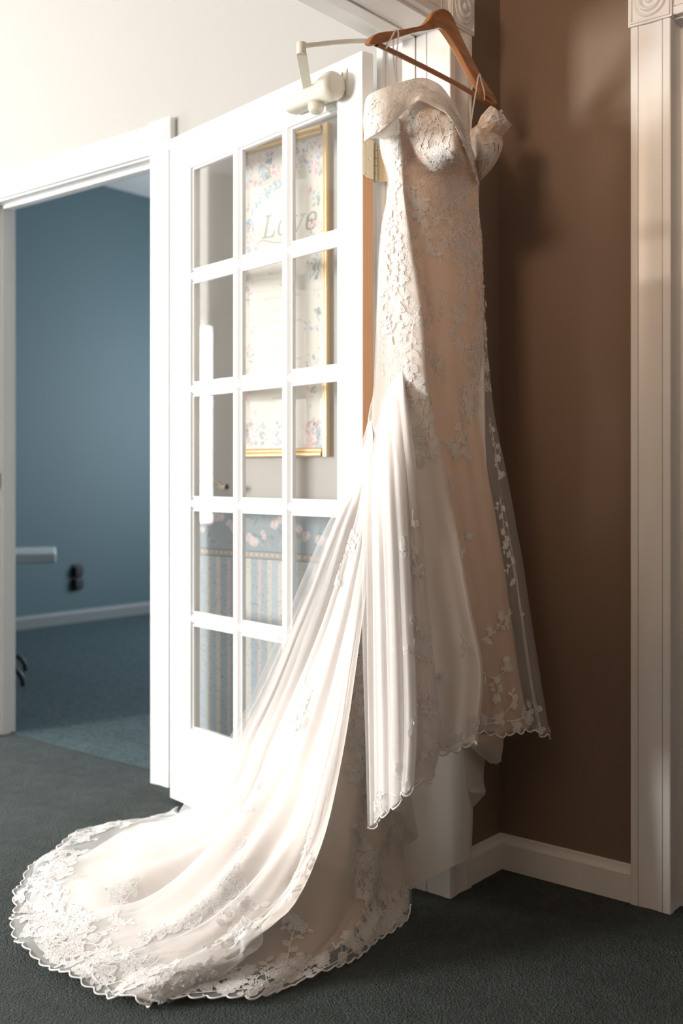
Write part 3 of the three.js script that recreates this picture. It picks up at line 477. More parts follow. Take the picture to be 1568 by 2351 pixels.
// --- embroidery: stems, leaves and blossoms lying on the cloth
class Stitch {
  constructor(sheet) { this.sheet = sheet; this.pos = []; this.idx = []; this.fp = []; this.fi = []; }
  put(list, p, h) { const q = this.sheet.snap(p, h); if (q.y < 0.006) q.y = 0.006; list.push(q.x - GO.x, q.y - GO.y, q.z - GO.z); return list.length / 3 - 1; }
  leaf(o, t, n, len, wid, edge = 0.0007) {
    const b = n.clone().cross(t).normalize(), K = 5, rim = [], V = [];
    for (let k = 0; k <= K; k++) {
      const s = k / K, w = wid * Math.pow(Math.sin(Math.PI * clamp(s * 0.96 + 0.02, 0, 1)), 0.7) * (1 - 0.25 * s), c = o.clone().addScaledVector(t, s * len);
      V.push([[c, 0.0011], [c.clone().addScaledVector(b, w), 0.0016], [c.clone().addScaledVector(b, -w), 0.0016]].map(([p, h]) => { const q = this.sheet.snap(p, h); if (q.y < 0.006) q.y = 0.006; return q; }));
      rim.push(c.clone().addScaledVector(b, w)); rim.unshift(c.clone().addScaledVector(b, -w));
      // a leaf that would bridge a deep fold or overhang the edge is left out
      if (this.sheet.near(c) > 0.010 || this.sheet.near(rim[0]) > 0.011 || this.sheet.near(rim[rim.length - 1]) > 0.011 || V[k][0].distanceTo(c) > 0.007 || V[k][1].distanceTo(V[k][0]) > 1.6 * w + 0.003 || V[k][2].distanceTo(V[k][0]) > 1.6 * w + 0.003 || (k && V[k][0].distanceTo(V[k - 1][0]) > 1.5 * len / K + 0.001)) return;
    }
    const I = V.map(r => r.map(q => { this.fp.push(q.x - GO.x, q.y - GO.y, q.z - GO.z); return this.fp.length / 3 - 1; }));
    for (let k = 0; k < K; k++) { const [C, L, R] = I[k], [C1, L1, R1] = I[k + 1]; this.fi.push(C, C1, L, C1, L1, L, C, R, C1, C1, R, R1); }
    this.strip(rim, n, edge, 0.0022); this.strip([o, o.clone().addScaledVector(t, len * 0.45), o.clone().addScaledVector(t, len * 0.85)], n, edge * 0.8, 0.002);
    for (const q of [-1, 1]) for (const s of [0.25, 0.5]) { const c = o.clone().addScaledVector(t, len * s); this.strip([c, c.clone().addScaledVector(t, len * 0.2).addScaledVector(b, q * wid * 0.7)], n, edge * 0.55, 0.002); }
  }
  flower(o, t, n, r, petals = 5) {
    const b = n.clone().cross(t).normalize();
    for (let k = 0; k < petals; k++) { const a = k / petals * 2 * Math.PI + rnd() * 0.3, d = t.clone().multiplyScalar(Math.cos(a)).addScaledVector(b, Math.sin(a)); this.leaf(o.clone().addScaledVector(d, r * 0.12), d, n, r * 0.95, r * 0.40, 0.0006); }
    this.ball(o, r * 0.16);
  }
  ball(o, r) { const c = this.sheet.snap(o, 0.0018), add = p => { this.pos.push(p.x - GO.x, p.y - GO.y, p.z - GO.z); return this.pos.length / 3 - 1; }; const q = [[1, 0, 0], [-1, 0, 0], [0, 1, 0], [0, -1, 0], [0, 0, 1], [0, 0, -1]].map(d => add(c.clone().add(new THREE.Vector3(...d).multiplyScalar(r)))); for (const f of [[0, 2, 4], [2, 1, 4], [1, 3, 4], [3, 0, 4], [2, 0, 5], [1, 2, 5], [3, 1, 5], [0, 3, 5]]) this.idx.push(...f.map(k => q[k])); }
  strip(pts, n, w, h = 0.0018, most = 1) { const L = [], R = []; pts.forEach((p, i) => { const t = pts[Math.min(i + 1, pts.length - 1)].clone().sub(pts[Math.max(i - 1, 0)]).normalize(), b = (Array.isArray(n) ? n[i] : n).clone().cross(t).normalize(); L.push(this.put(this.pos, p.clone().addScaledVector(b, w), h)); R.push(this.put(this.pos, p.clone().addScaledVector(b, -w), h)); }); for (let i = 0; i < pts.length - 1; i++) { const q = this.pos, d = Math.hypot(q[L[i] * 3] - q[L[i + 1] * 3], q[L[i] * 3 + 1] - q[L[i + 1] * 3 + 1], q[L[i] * 3 + 2] - q[L[i + 1] * 3 + 2]); if (d < most && d < 2.2 * pts[i].distanceTo(pts[i + 1]) + 0.002) this.idx.push(L[i], R[i], L[i + 1], R[i], R[i + 1], L[i + 1]); } }
  make(pos, idx) { const g = new THREE.BufferGeometry(); g.setAttribute('position', new THREE.Float32BufferAttribute(pos, 3)); g.setIndex(idx); g.computeVertexNormals(); return g; }
  build() { const o = mesh('lace_applique', this.make(this.pos, this.idx), M.lace, gown); o.userData.kind = 'stuff'; if (this.fi.length) mesh('net_fill', this.make(this.fp, this.fi), M.laceFill, o).userData.kind = 'stuff'; return o; }
}
// path: pixels along the stem; size: leaf length in metres
function spray(sheet, path, { size = 0.02, every = 0.014, flowers = 0.2, side = 0.35, wid = 0.32, tip = 'flower', lift = 0.001, twig = true } = {}, st = null) {
  const own = !st; st = st || new Stitch(sheet);
  const pts = [], ns = [];
  const c = new THREE.CatmullRomCurve3(path.map(p => new THREE.Vector3(p[0], p[1], 0)), false, 'centripetal'), m = Math.max(4, Math.round(c.getLength() / 7));
  for (let k = 0; k <= m; k++) { const q = c.getPoint(k / m), f = sheet.at(q.x, q.y); pts.push(f.pos.addScaledVector(f.n, lift)); ns.push(f.n); }
  st.strip(pts, ns, 0.0010, 0.0018, 0.016);
  let acc = 0, s = 1, next = every * 0.5;
  for (let k = 1; k < pts.length; k++) {
    acc += pts[k].distanceTo(pts[k - 1]); if (acc < next) continue; next = acc + every * rr(0.7, 1.3); s = -s;
    const t = pts[k].clone().sub(pts[k - 1]).normalize(), n = ns[k], b = n.clone().cross(t).normalize(), a = rr(0.55, 1.1), d = t.clone().multiplyScalar(Math.cos(a)).addScaledVector(b, s * Math.sin(a)).normalize();
    const q = rnd(); if (sheet.near(pts[k].clone().addScaledVector(d, size)) > 0.009 || sheet.near(pts[k]) > 0.009) continue;
    if (q < flowers) { const e = pts[k].clone().addScaledVector(d, size * rr(0.4, 0.9)); st.strip([pts[k], e], n, 0.0008); st.flower(e, t, n, size * rr(0.42, 0.62)); }
    else if (q < flowers + side && twig) { const e = pts[k].clone().addScaledVector(d, size * rr(1.2, 1.8)); if (sheet.near(e) > 0.008 || sheet.near(e.clone().lerp(pts[k], 0.5)) > 0.008) continue; st.strip([pts[k], e], n, 0.0007); const d2 = n.clone().cross(d).normalize(); for (let z = 0; z < 3; z++) { const o = pts[k].clone().lerp(e, 0.35 + 0.3 * z); st.leaf(o, d.clone().multiplyScalar(0.6).addScaledVector(d2, (z % 2 ? 1 : -1) * 0.7).normalize(), n, size * rr(0.5, 0.75), size * wid * 0.55); } if (rnd() < 0.5) st.ball(e, size * 0.1); }
    else st.leaf(pts[k], d, n, size * rr(0.75, 1.25), size * wid * rr(0.8, 1.2));
    if (rnd() < 0.25) st.ball(pts[k].clone().addScaledVector(d, -size * 0.4).addScaledVector(n, 0.001), size * 0.08);
  }
  const e = pts[pts.length - 1], t = e.clone().sub(pts[pts.length - 2]).normalize(), n = ns[ns.length - 1];
  if (tip === 'flower') st.flower(e, t, n, size * 0.6); else st.leaf(e, t, n, size * 1.1, size * wid);
  if (own) st.build();
  return st;
}
// a big blossom with fanned petals
function bloom(sheet, x, y, r, n0 = 9) {
  const st = new Stitch(sheet), f = sheet.at(x, y), n = f.n, t = new THREE.Vector3(0, 1, 0).addScaledVector(n, -n.y).normalize(), b = n.clone().cross(t);
  for (let k = 0; k < n0; k++) { const a = -1.9 + 3.8 * k / (n0 - 1) + rr(-0.1, 0.1), d = t.clone().multiplyScalar(-Math.cos(a)).addScaledVector(b, Math.sin(a)); st.leaf(f.pos.clone().addScaledVector(d, r * 0.1), d, n, r * rr(0.75, 1.1), r * 0.2); }
  st.ball(f.pos, r * 0.06); st.build();
}
// scalloped corded hem along the last row of a sheet
function hem(sheet, u0, u1, pitch = 0.034, amp = 0.009, matFill = M.sheer) {
  const a = Math.round(u0 * sheet.nu), b = Math.round(u1 * sheet.nu), E = [], D = [];
  for (let i = a; i <= b; i++) { const p = sheet.P[sheet.id(i, sheet.nv)], q = sheet.P[sheet.id(i, sheet.nv - 2)]; E.push(p); D.push(p.clone().sub(q).normalize()); }
  const cv = new THREE.CatmullRomCurve3(E, false, 'centripetal'), len = cv.getLength(), n = Math.max(12, Math.round(len / pitch * 7)), pos = [], idx = [], path = [];
  for (let k = 0; k <= n; k++) { const s = k / n, p = cv.getPointAt(s), d = D[clamp(Math.round(s * (D.length - 1)), 0, D.length - 1)], h = amp * Math.abs(Math.sin(Math.PI * s * len / pitch)); const e = p.clone().addScaledVector(d, h); if (e.y < 0.004) e.y = 0.004; path.push(e); for (const q of [p, e]) pos.push(q.x - GO.x, q.y - GO.y, q.z - GO.z); if (k) { const o = k * 2; idx.push(o - 2, o - 1, o, o, o - 1, o + 1); } }
  const g = new THREE.BufferGeometry(); g.setAttribute('position', new THREE.Float32BufferAttribute(pos, 3)); g.setIndex(idx); g.computeVertexNormals();
  mesh('hem_scallop', g, matFill, gown);
  const cord = tube(path.map(p => p.clone().sub(GO)), 0.0019, n * 2, 5); mesh('hem_cord', cord, M.cord, gown);
}
// lace drawn into the weave: colour and relief of the same drawing; size in metres
function laceMaps(wm, hm, density, count, leafM, base, seed0, thread = [236, 231, 222], net = false) {
  const k = Math.min(2048 / hm, 1024 / wm), w = Math.round(wm * k), h = Math.round(hm * k);
  const items = []; const keep = seed; seed = seed0;
  for (let n = 0; n < count; n++) {
    const u = rnd(), v = rnd(); if (rnd() > density(u, v)) continue;
    let x = u * w, y = v * h, a = rr(0, 6.3); const L = leafM * k * rr(0.7, 1.3), steps = 4 + Math.floor(rnd() * 4), bend = rr(-0.25, 0.25);
    for (let s = 0; s < steps; s++) { items.push(['s', x, y, a, L]); x += Math.cos(a) * L * 0.55; y += Math.sin(a) * L * 0.55; a += bend; for (const q of [-1, 1]) items.push(['l', x, y, a + q * rr(0.5, 1.0), L * rr(0.6, 1)]); }
    if (rnd() < 0.6) items.push(['f', x, y, a, L * 0.5]);
  }
  seed = keep;
  const paint = (relief) => (c) => {
    const cut = net && !relief;
    c.fillStyle = relief ? '#303030' : cut ? '#525252' : `rgb(${base.join(',')})`; c.fillRect(0, 0, w, h); c.lineCap = 'round';
    for (const [t, x, y, a, L] of items) {
      c.save(); c.translate(x, y); c.rotate(a);
      const fill = relief ? 'rgba(190,190,190,.8)' : cut ? 'rgba(170,170,170,.8)' : `rgba(${thread.join(',')},.5)`, line = relief ? '#ffffff' : cut ? 'rgba(238,238,238,.95)' : 'rgba(247,244,238,.9)';
      c.fillStyle = fill; c.strokeStyle = line; c.lineWidth = Math.max(1.2, L * 0.045);
      if (t === 's') { c.beginPath(); c.moveTo(0, 0); c.lineTo(L * 0.55, 0); c.stroke(); }
      else if (t === 'l') { c.beginPath(); c.moveTo(0, 0); c.quadraticCurveTo(L * 0.45, -L * 0.27, L, 0); c.quadraticCurveTo(L * 0.45, L * 0.27, 0, 0); c.fill(); c.stroke(); c.beginPath(); c.moveTo(0, 0); c.lineTo(L * 0.8, 0); c.stroke(); }
      else for (let q = 0; q < 5; q++) { c.beginPath(); c.ellipse(Math.cos(q * 1.257) * L * 0.55, Math.sin(q * 1.257) * L * 0.55, L * 0.42, L * 0.3, q * 1.257, 0, 7); c.fill(); c.stroke(); }
      c.restore();
    }
  };
  return { map: canvasTex(w, h, paint(false), !net), bumpMap: canvasTex(w, h, paint(true), false) };
}
function laceNet(maps) { return mat(lin(0.93, 0.915, 0.89), 0.7, { alphaMap: maps.map, bumpMap: maps.bumpMap, bumpScale: 0.0016, transparent: true, transmission: 0.25, thickness: 0 }); }
function laceMat(maps, bump = 0.0022) { return mat(0xffffff, 0.55, { ...maps, bumpScale: bump, transmission: 0.15, thickness: 0 }); }
const NUDE = [214, 176, 146];

// --- front of bodice and skirt: faces the entry
const X = (y, px, x) => px.map((p, i) => [p, Array.isArray(y) ? y[i] : y, 'x', x[i]]);
const front = new Sheet([
  X([266, 244, 226, 228, 244, 262], [914, 942, 972, 1004, 1030, 1046], [.045, .08, .11, .135, .14, .12]),
  X(290, [912, 940, 980, 1018, 1046, 1066], [.045, .08, .13, .17, .185, .13]),
  X(350, [915, 944, 984, 1024, 1058, 1086], [.045, .07, .125, .172, .19, .115]),
  X(405, [918, 952, 988, 1026, 1066, 1099], [.05, .068, .098, .122, .118, .085]),
  X(480, [920, 955, 990, 1027, 1065, 1098], [.065, .075, .09, .098, .092, .075]),
  X(560, [930, 960, 995, 1032, 1070, 1105], [.065, .075, .09, .096, .09, .075]),
  X(700, [945, 975, 1005, 1042, 1078, 1110], [.065, .075, .09, .096, .092, .078]),
  X(850, [955, 985, 1015, 1052, 1088, 1121], [.065, .08, .095, .10, .095, .08]),
  X(960, [965, 995, 1028, 1064, 1099, 1133], [.07, .082, .098, .104, .10, .085]),
  X(1100, [985, 1015, 1050, 1087, 1123, 1160], [.07, .085, .103, .11, .107, .095]),
  X(1250, [1005, 1040, 1075, 1112, 1149, 1186], [.075, .09, .112, .12, .12, .11]),
  X(1400, [1025, 1062, 1098, 1136, 1171, 1207], [.08, .10, .122, .133, .138, .13]),
  X(1550, [1050, 1085, 1120, 1158, 1193, 1229], [.085, .11, .135, .148, .158, .155]),
  X([1668, 1672, 1682, 1679, 1672, 1690], [1072, 1095, 1135, 1172, 1216, 1251], [.09, .118, .147, .163, .175, .18]),
], 90, 220, (u, v) => {
  const low = sstep(0.45, 1, v); const side = Math.exp(-(((u - 0.86) / 0.035) ** 2)) * 0.012 * low + Math.exp(-(((u - 0.95) / 0.03) ** 2)) * 0.006 * low;
  return 0.004 * low * Math.sin(u * 26 + 2 * v) + side - 0.008 * low * Math.exp(-(((u - 0.91) / 0.02) ** 2)) + 0.004 * (fbm(u * 7, v * 16, 3) - 0.45) * sstep(0.1, 0.3, v);
});
const cutU = v => lerp(1, 0.80, sstep(0.46, 0.62, v));
mesh('front_panel', front.trim((u, v) => [u * cutU(v), v]).geo(), M.nude, gown);      // the net hangs free beyond the satin
const frontNet = front.offset((u, v) => 0.0025 + 0.008 * sstep(0.35, 1, v) * (0.6 + 0.4 * Math.sin(u * 34 + v * 5)));
{
  const dens = (u, v) => v < 0.16 ? 1 : v < 0.30 ? 0.8 : v < 0.60 ? (u > 0.72 ? 0.95 : u < 0.35 ? 0.45 : 0.28) * (1 - sstep(0.52, 0.60, v)) : 0;
  mesh('lace_net', frontNet.geo(true), laceNet(laceMaps(0.33, 1.45, dens, 560, 0.02, NUDE, 101, [], true)), gown);
}

// --- near side panel: faces the parlour window
const side = new Sheet([
  X(272, [880, 890, 900, 909, 916, 912], [.0, .02, .04, .055, .06, .04]),
  X(340, [874, 886, 899, 912, 921, 916], [-.01, .015, .038, .055, .062, .04]),
  X(400, [890, 898, 908, 917, 924, 919], [-.005, .02, .042, .06, .07, .045]),
  X(450, [890, 899, 909, 919, 928, 922], [0, .025, .05, .07, .082, .05]),
  X(560, [873, 890, 908, 927, 944, 936], [0, .03, .055, .08, .094, .06]),
  X(700, [866, 890, 915, 942, 966, 956], [-.01, .02, .055, .085, .105, .07]),
  X(850, [861, 888, 916, 947, 977, 966], [-.01, .02, .055, .09, .115, .08]),
  X(960, [855, 890, 926, 961, 993, 982], [-.01, .025, .06, .095, .12, .085]),
  X(1100, [870, 907, 946, 986, 1021, 1008], [.02, .055, .085, .112, .125, .09]),
  X(1250, [890, 932, 972, 1012, 1048, 1034], [.055, .08, .103, .124, .135, .10]),
  X(1400, [910, 955, 1000, 1042, 1074, 1060], [.07, .093, .115, .135, .145, .11]),
  X(1545, [930, 977, 1022, 1067, 1101, 1086], [.08, .103, .125, .145, .155, .12]),
  X([1740, 1733, 1725, 1713, 1701, 1700], [955, 985, 1020, 1055, 1087, 1072], [.085, .108, .128, .143, .15, .12]),
], 70, 190, (u, v) => 0.003 * sstep(0.4, 1, v) * Math.sin(u * 22 + 3 * v) + 0.003 * (fbm(u * 6, v * 20, 3) - 0.45));
mesh('side_panel', side.geo(), M.satinSide, gown);
const sideNet = side.offset((u, v) => 0.0025 + 0.004 * sstep(0.45, 1, v) * (0.6 + 0.4 * Math.sin(u * 30 + v * 4)));
{
  const dens = (u, v) => v < 0.28 ? 0.95 : v < 0.5 ? lerp(0.8, 0.25, (v - 0.28) / 0.22) : v < 0.58 ? 0.15 : 0;
  mesh('lace_net', sideNet.geo(true), laceNet(laceMaps(0.3, 1.45, dens, 380, 0.018, NUDE, 202, [], true)), gown);
}
sideNet.uMax = 0.79;

// --- deep bright fold in front of the side panel
const fold = new Sheet([
  X(820, [872, 882, 894, 908, 922, 916], [-.04, -.02, .0, .025, .05, .03]),
  X(900, [862, 873, 890, 908, 928, 920], [-.035, -.01, .022, .056, .085, .06]),
  X(960, [854, 868, 889, 911, 936, 926], [-.03, -.005, .04, .09, .115, .08]),
  X(1100, [848, 868, 893, 922, 951, 938], [-.005, .04, .09, .12, .13, .09]),
  X(1250, [847, 872, 900, 932, 964, 950], [.02, .065, .105, .13, .137, .10]),
  X(1400, [848, 876, 906, 941, 976, 960], [.025, .07, .11, .138, .144, .11]),
  X(1550, [850, 879, 911, 950, 992, 974], [.03, .075, .115, .145, .152, .12]),
  X(1690, [853, 882, 914, 954, 1004, 985], [.03, .078, .12, .15, .155, .125]),
  X([1896, 1866, 1842, 1800, 1778, 1770], [856, 884, 914, 948, 990, 972], [.03, .078, .12, .15, .15, .125]),
], 80, 150, (u, v) => 0.0055 * sstep(0.05, 0.6, v) * (Math.sin(u * 34 + 2 * v) + 0.5 * Math.sin(u * 61 + v)));
mesh('draped_fold', fold.geo(), M.satinTrain, gown);
const foldNet = fold.offset((u, v) => 0.003 + 0.007 * (0.5 + 0.5 * Math.sin(u * 44 + v * 3)) * sstep(0, 0.4, v));
mesh('tulle_layer', foldNet.geo(), M.tulle, gown); foldNet.uMax = 0.79;

// --- train: sweeps from the back through the opening and spreads over the carpet
const train = new Sheet([
  [[851, 960, 'x', -.02], [852, 965, 'x', -.015], [853, 970, 'x', -.012], [854, 980, 'x', -.01], [855, 990, 'x', -.005], [856, 1000, 'x', 0], [856, 1010, 'x', 0], [857, 1020, 'x', 0], [858, 1030, 'x', 0]],
  [[806, 1108, 'x', -.10], [815, 1112, 'x', -.085], [822, 1118, 'x', -.07], [829, 1120, 'x', -.058], [835, 1130, 'x', -.045], [840, 1150, 'x', -.03], [845, 1160, 'x', -.02], [848, 1170, 'x', -.01], [851, 1180, 'x', -.005]],
  [[770, 1192, 'x', -.155], [785, 1195, 'x', -.13], [798, 1205, 'x', -.11], [808, 1212, 'x', -.095], [816, 1232, 'x', -.07], [826, 1260, 'x', -.05], [836, 1280, 'x', -.035], [843, 1300, 'x', -.02], [849, 1300, 'x', -.01]],
  [[654, 1430, 'x', -.33], [690, 1430, 'x', -.295], [715, 1432, 'x', -.262], [735, 1440, 'x', -.235], [756, 1442, 'x', -.18], [781, 1450, 'x', -.12], [801, 1470, 'x', -.08], [814, 1500, 'x', -.045], [823, 1500, 'x', -.02]],
  [[538, 1664, 'x', -.50], [588, 1660, 'x', -.45], [622, 1662, 'x', -.40], [645, 1680, 'x', -.36], [662, 1662, 'x', -.27], [706, 1680, 'x', -.19], [746, 1700, 'x', -.115], [772, 1720, 'x', -.065], [785, 1738, 'x', -.03]],
  [[432, 1848, 'y', .11], [478, 1852, 'y', .15], [508, 1885, 'y', .15], [530, 1905, 'y', .15], [555, 1860, 'y', .225], [612, 1895, 'y', .215], [662, 1930, 'y', .21], [704, 1968, 'y', .19], [732, 1950, 'y', .225]],
  [[418, 1872, 'y', .04], [340, 1905, 'y', .035], [320, 1975, 'y', .055], [275, 2050, 'y', .065], [340, 2085, 'y', .075], [410, 2125, 'y', .075], [480, 2148, 'y', .08], [565, 2150, 'y', .085], [642, 2108, 'y', .125]],
  [[412, 1884, 'y', .006], [207, 1921, 'y', .008], [88, 2008, 'y', .008], [47, 2066, 'y', .008], [36, 2128, 'y', .008], [64, 2192, 'y', .008], [186, 2261, 'y', .008], [322, 2307, 'y', .008], [452, 2236, 'y', .03]],
], 150, 240, (u, v) => {
  const mid = sstep(0.08, 0.4, v), fl = sstep(0.74, 0.95, v);
  let d = 0.008 * mid * (1 - fl) * (Math.sin(u * 40 + 1.5 * v) + 0.6 * Math.sin(u * 67 + 2));
  d -= 0.05 * mid * (1 - 0.6 * fl) * Math.exp(-(((u - 0.42 - 0.03 * v) / 0.035) ** 2));              // valley between roll and front panel
  d += 0.02 * mid * Math.exp(-(((u - 0.25) / 0.12) ** 2));
  d += fl * (0.045 * (fbm(u * 9 + 2, v * 9, 4) - 0.42));
  return d * (v > 0.985 ? 0.3 : 1);
});
for (const p of train.P) if (p.y < 0.006) p.y = 0.006; train.normals();
// satin of the train ends short of its net
const trainBase = train.trim((u, v) => { const a = lerp(0.075, 1, u); return [a, v * lerp(0.90, 0.985, sstep(0.10, 0.34, a))]; });
mesh('train', trainBase.geo(), M.satinTrain, gown);
const trainNet = train.offset((u, v) => 0.004 + 0.012 * sstep(0.1, 0.5, v) * (0.5 + 0.5 * Math.sin(u * 52 + v * 6 + 2 * Math.sin(v * 9))) + 0.016 * sstep(0.75, 0.95, v) * fbm(u * 14, v * 12, 3));
mesh('train_tulle', trainNet.geo(), M.tulle, gown);
hem(trainNet, 0, 0.97, 0.036, 0.010);

// --- shaded inner panel of the train, facing the entry
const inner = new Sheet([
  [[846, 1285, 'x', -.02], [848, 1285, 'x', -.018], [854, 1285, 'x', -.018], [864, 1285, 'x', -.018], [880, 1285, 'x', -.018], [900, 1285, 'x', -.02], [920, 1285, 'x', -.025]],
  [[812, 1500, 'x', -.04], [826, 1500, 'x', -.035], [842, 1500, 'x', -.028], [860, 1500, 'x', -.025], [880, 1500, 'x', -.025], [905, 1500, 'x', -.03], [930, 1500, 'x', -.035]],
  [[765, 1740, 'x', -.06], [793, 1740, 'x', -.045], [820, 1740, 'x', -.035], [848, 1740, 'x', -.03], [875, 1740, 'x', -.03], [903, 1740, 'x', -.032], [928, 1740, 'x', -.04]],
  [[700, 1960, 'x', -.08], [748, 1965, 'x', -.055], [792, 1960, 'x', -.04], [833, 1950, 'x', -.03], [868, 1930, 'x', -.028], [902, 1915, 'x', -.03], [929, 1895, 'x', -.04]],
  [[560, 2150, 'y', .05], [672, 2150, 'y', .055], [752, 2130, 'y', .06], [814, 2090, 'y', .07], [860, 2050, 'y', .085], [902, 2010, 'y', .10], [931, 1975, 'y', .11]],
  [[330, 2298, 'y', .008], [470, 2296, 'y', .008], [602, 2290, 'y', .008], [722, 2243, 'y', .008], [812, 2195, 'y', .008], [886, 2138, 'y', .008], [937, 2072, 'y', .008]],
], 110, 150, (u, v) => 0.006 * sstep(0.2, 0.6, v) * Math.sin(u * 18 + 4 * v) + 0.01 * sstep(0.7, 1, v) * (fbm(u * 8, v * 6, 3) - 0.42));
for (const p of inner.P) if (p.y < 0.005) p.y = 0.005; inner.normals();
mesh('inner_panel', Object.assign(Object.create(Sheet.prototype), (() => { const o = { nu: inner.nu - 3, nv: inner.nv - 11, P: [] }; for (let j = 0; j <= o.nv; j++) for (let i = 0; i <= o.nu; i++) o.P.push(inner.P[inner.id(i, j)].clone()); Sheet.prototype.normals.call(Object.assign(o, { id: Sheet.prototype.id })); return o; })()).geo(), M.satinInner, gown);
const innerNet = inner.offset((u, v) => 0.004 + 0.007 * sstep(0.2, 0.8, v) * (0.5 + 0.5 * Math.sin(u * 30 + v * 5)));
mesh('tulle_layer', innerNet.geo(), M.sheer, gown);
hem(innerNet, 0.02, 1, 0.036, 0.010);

// --- plain lining hanging below the skirt
const lining = new Sheet([
  X(1560, [890, 940, 990, 1035, 1068, 1080], [-.03, -.01, .01, .028, .036, .02]),
  X(1720, [895, 945, 995, 1038, 1070, 1084], [-.035, -.012, .008, .027, .036, .02]),
  X(1880, [900, 948, 998, 1040, 1072, 1084], [-.045, -.015, .006, .026, .036, .02]),
  X([2062, 2036, 2012, 1990, 1974, 1962], [905, 950, 998, 1042, 1070, 1080], [-.055, -.02, .004, .026, .034, .02]),
], 50, 50, (u, v) => 0.004 * Math.sin(u * 9));
mesh('lining', lining.geo(), M.lining, gown);
const liningFold = new Sheet([
  X(1660, [1052, 1075, 1100, 1113], [.03, .042, .04, .02]),
  X(1720, [1056, 1078, 1102, 1116], [.03, .042, .04, .02]),
  X([1800, 1806, 1800, 1785], [1066, 1078, 1098, 1110], [.034, .044, .042, .025]),
  X([1812, 1822, 1822, 1818], [1070, 1084, 1102, 1115], [.036, .05, .052, .04]),
  X([1855, 1858, 1848, 1830], [1072, 1080, 1092, 1108], [.03, .03, .03, .025]),
], 24, 40);
mesh('lining_fold', liningFold.geo(), M.lining, gown);
const roll = new Sheet([
  X([1684, 1686, 1684, 1680], [1068, 1100, 1132, 1154], [.06, .085, .09, .08]),
  X([1700, 1704, 1702, 1696], [1070, 1102, 1135, 1156], [.06, .10, .105, .085]),
  X([1712, 1722, 1722, 1716], [1074, 1106, 1138, 1155], [.055, .095, .10, .08]),
  X([1716, 1742, 1750, 1744], [1082, 1112, 1136, 1150], [.05, .07, .075, .06]),
], 30, 20);
mesh('rolled_hem', roll.geo(), M.satin, gown); hem(roll, 0.4, 1, 0.03, 0.007);
const flap = new Sheet([
  X([1846, 1840, 1828], [889, 912, 944], [.02, .03, .03]),
  X([1862, 1866, 1872], [896, 921, 951], [.02, .04, .032]),
  X([1886, 1900, 1921], [906, 929, 962], [.01, .035, .035]),
  X([1908, 1930, 1946], [912, 922, 931], [-.005, .012, .02]),
], 24, 30, null, true);
mesh('turned_back_flap', flap.geo(), M.lining, gown);

hem(frontNet, 0.14, 1); hem(sideNet, 0.3, 0.92, 0.032, 0.008); hem(foldNet, 0, 0.9, 0.034, 0.009);

// --- off-shoulder band: near cuff, over the bust, down to the far side
const dress2 = laceMaps(0.5, 0.16, () => 1, 120, 0.017, [250, 246, 241], 303);
const bandTop = [[836, 240, .0], [843, 222, .02], [862, 210, .04], [886, 200, .055], [915, 190, .065], [942, 182, .07], [962, 178, .07], [986, 181, .08], [1014, 199, .095], [1041, 236, .105], [1063, 284, .11], [1082, 338, .11], [1092, 385, .105], [1099, 418, .095]];
const bandMid = [[834, 285, .01], [845, 268, .05], [868, 258, .08], [893, 246, .095], [918, 232, .10], [942, 215, .10], [960, 206, .105], [982, 212, .12], [1006, 226, .14], [1031, 252, .165], [1053, 290, .18], [1072, 335, .175], [1088, 385, .13], [1098, 420, .10]];
const bandBot = [[835, 323, .02], [852, 312, .06], [872, 302, .085], [892, 290, .10], [908, 276, .10], [924, 260, .095], [945, 240, .105], [963, 230, .125], [998, 246, .145], [1026, 262, .172], [1048, 296, .192], [1066, 338, .195], [1086, 392, .135], [1098, 424, .10]];
const asRow = l => l.map(([a, b, c]) => [a, b, 'x', c]);
const band = new Sheet([asRow(bandTop), asRow(bandMid), asRow(bandBot.map(([a, b, c]) => [a, b, c + 0.008])), asRow(bandBot.map(([a, b, c]) => [a, b - 5, c - 0.02]))], 130, 50, (u, v) => 0.003 * (fbm(u * 18, v * 4, 3) - 0.45)); band.vMax = 0.7;
mesh('off_shoulder_band', band.geo(true), laceMat(dress2, 0.0005), gown);
// turned hem under the near cuff shows its nude inside
const cuffIn = new Sheet([asRow([[838, 322, .015], [858, 310, .05], [878, 300, .07], [896, 288, .08], [910, 275, .085]]), asRow([[838, 322, .01], [862, 316, .02], [882, 312, .03], [900, 306, .05], [914, 296, .075]]), asRow([[850, 316, .0], [868, 318, .005], [886, 322, .015], [902, 318, .04], [915, 308, .07]])], 30, 14);
mesh('cuff_lining', cuffIn.geo(), M.satin, gown);
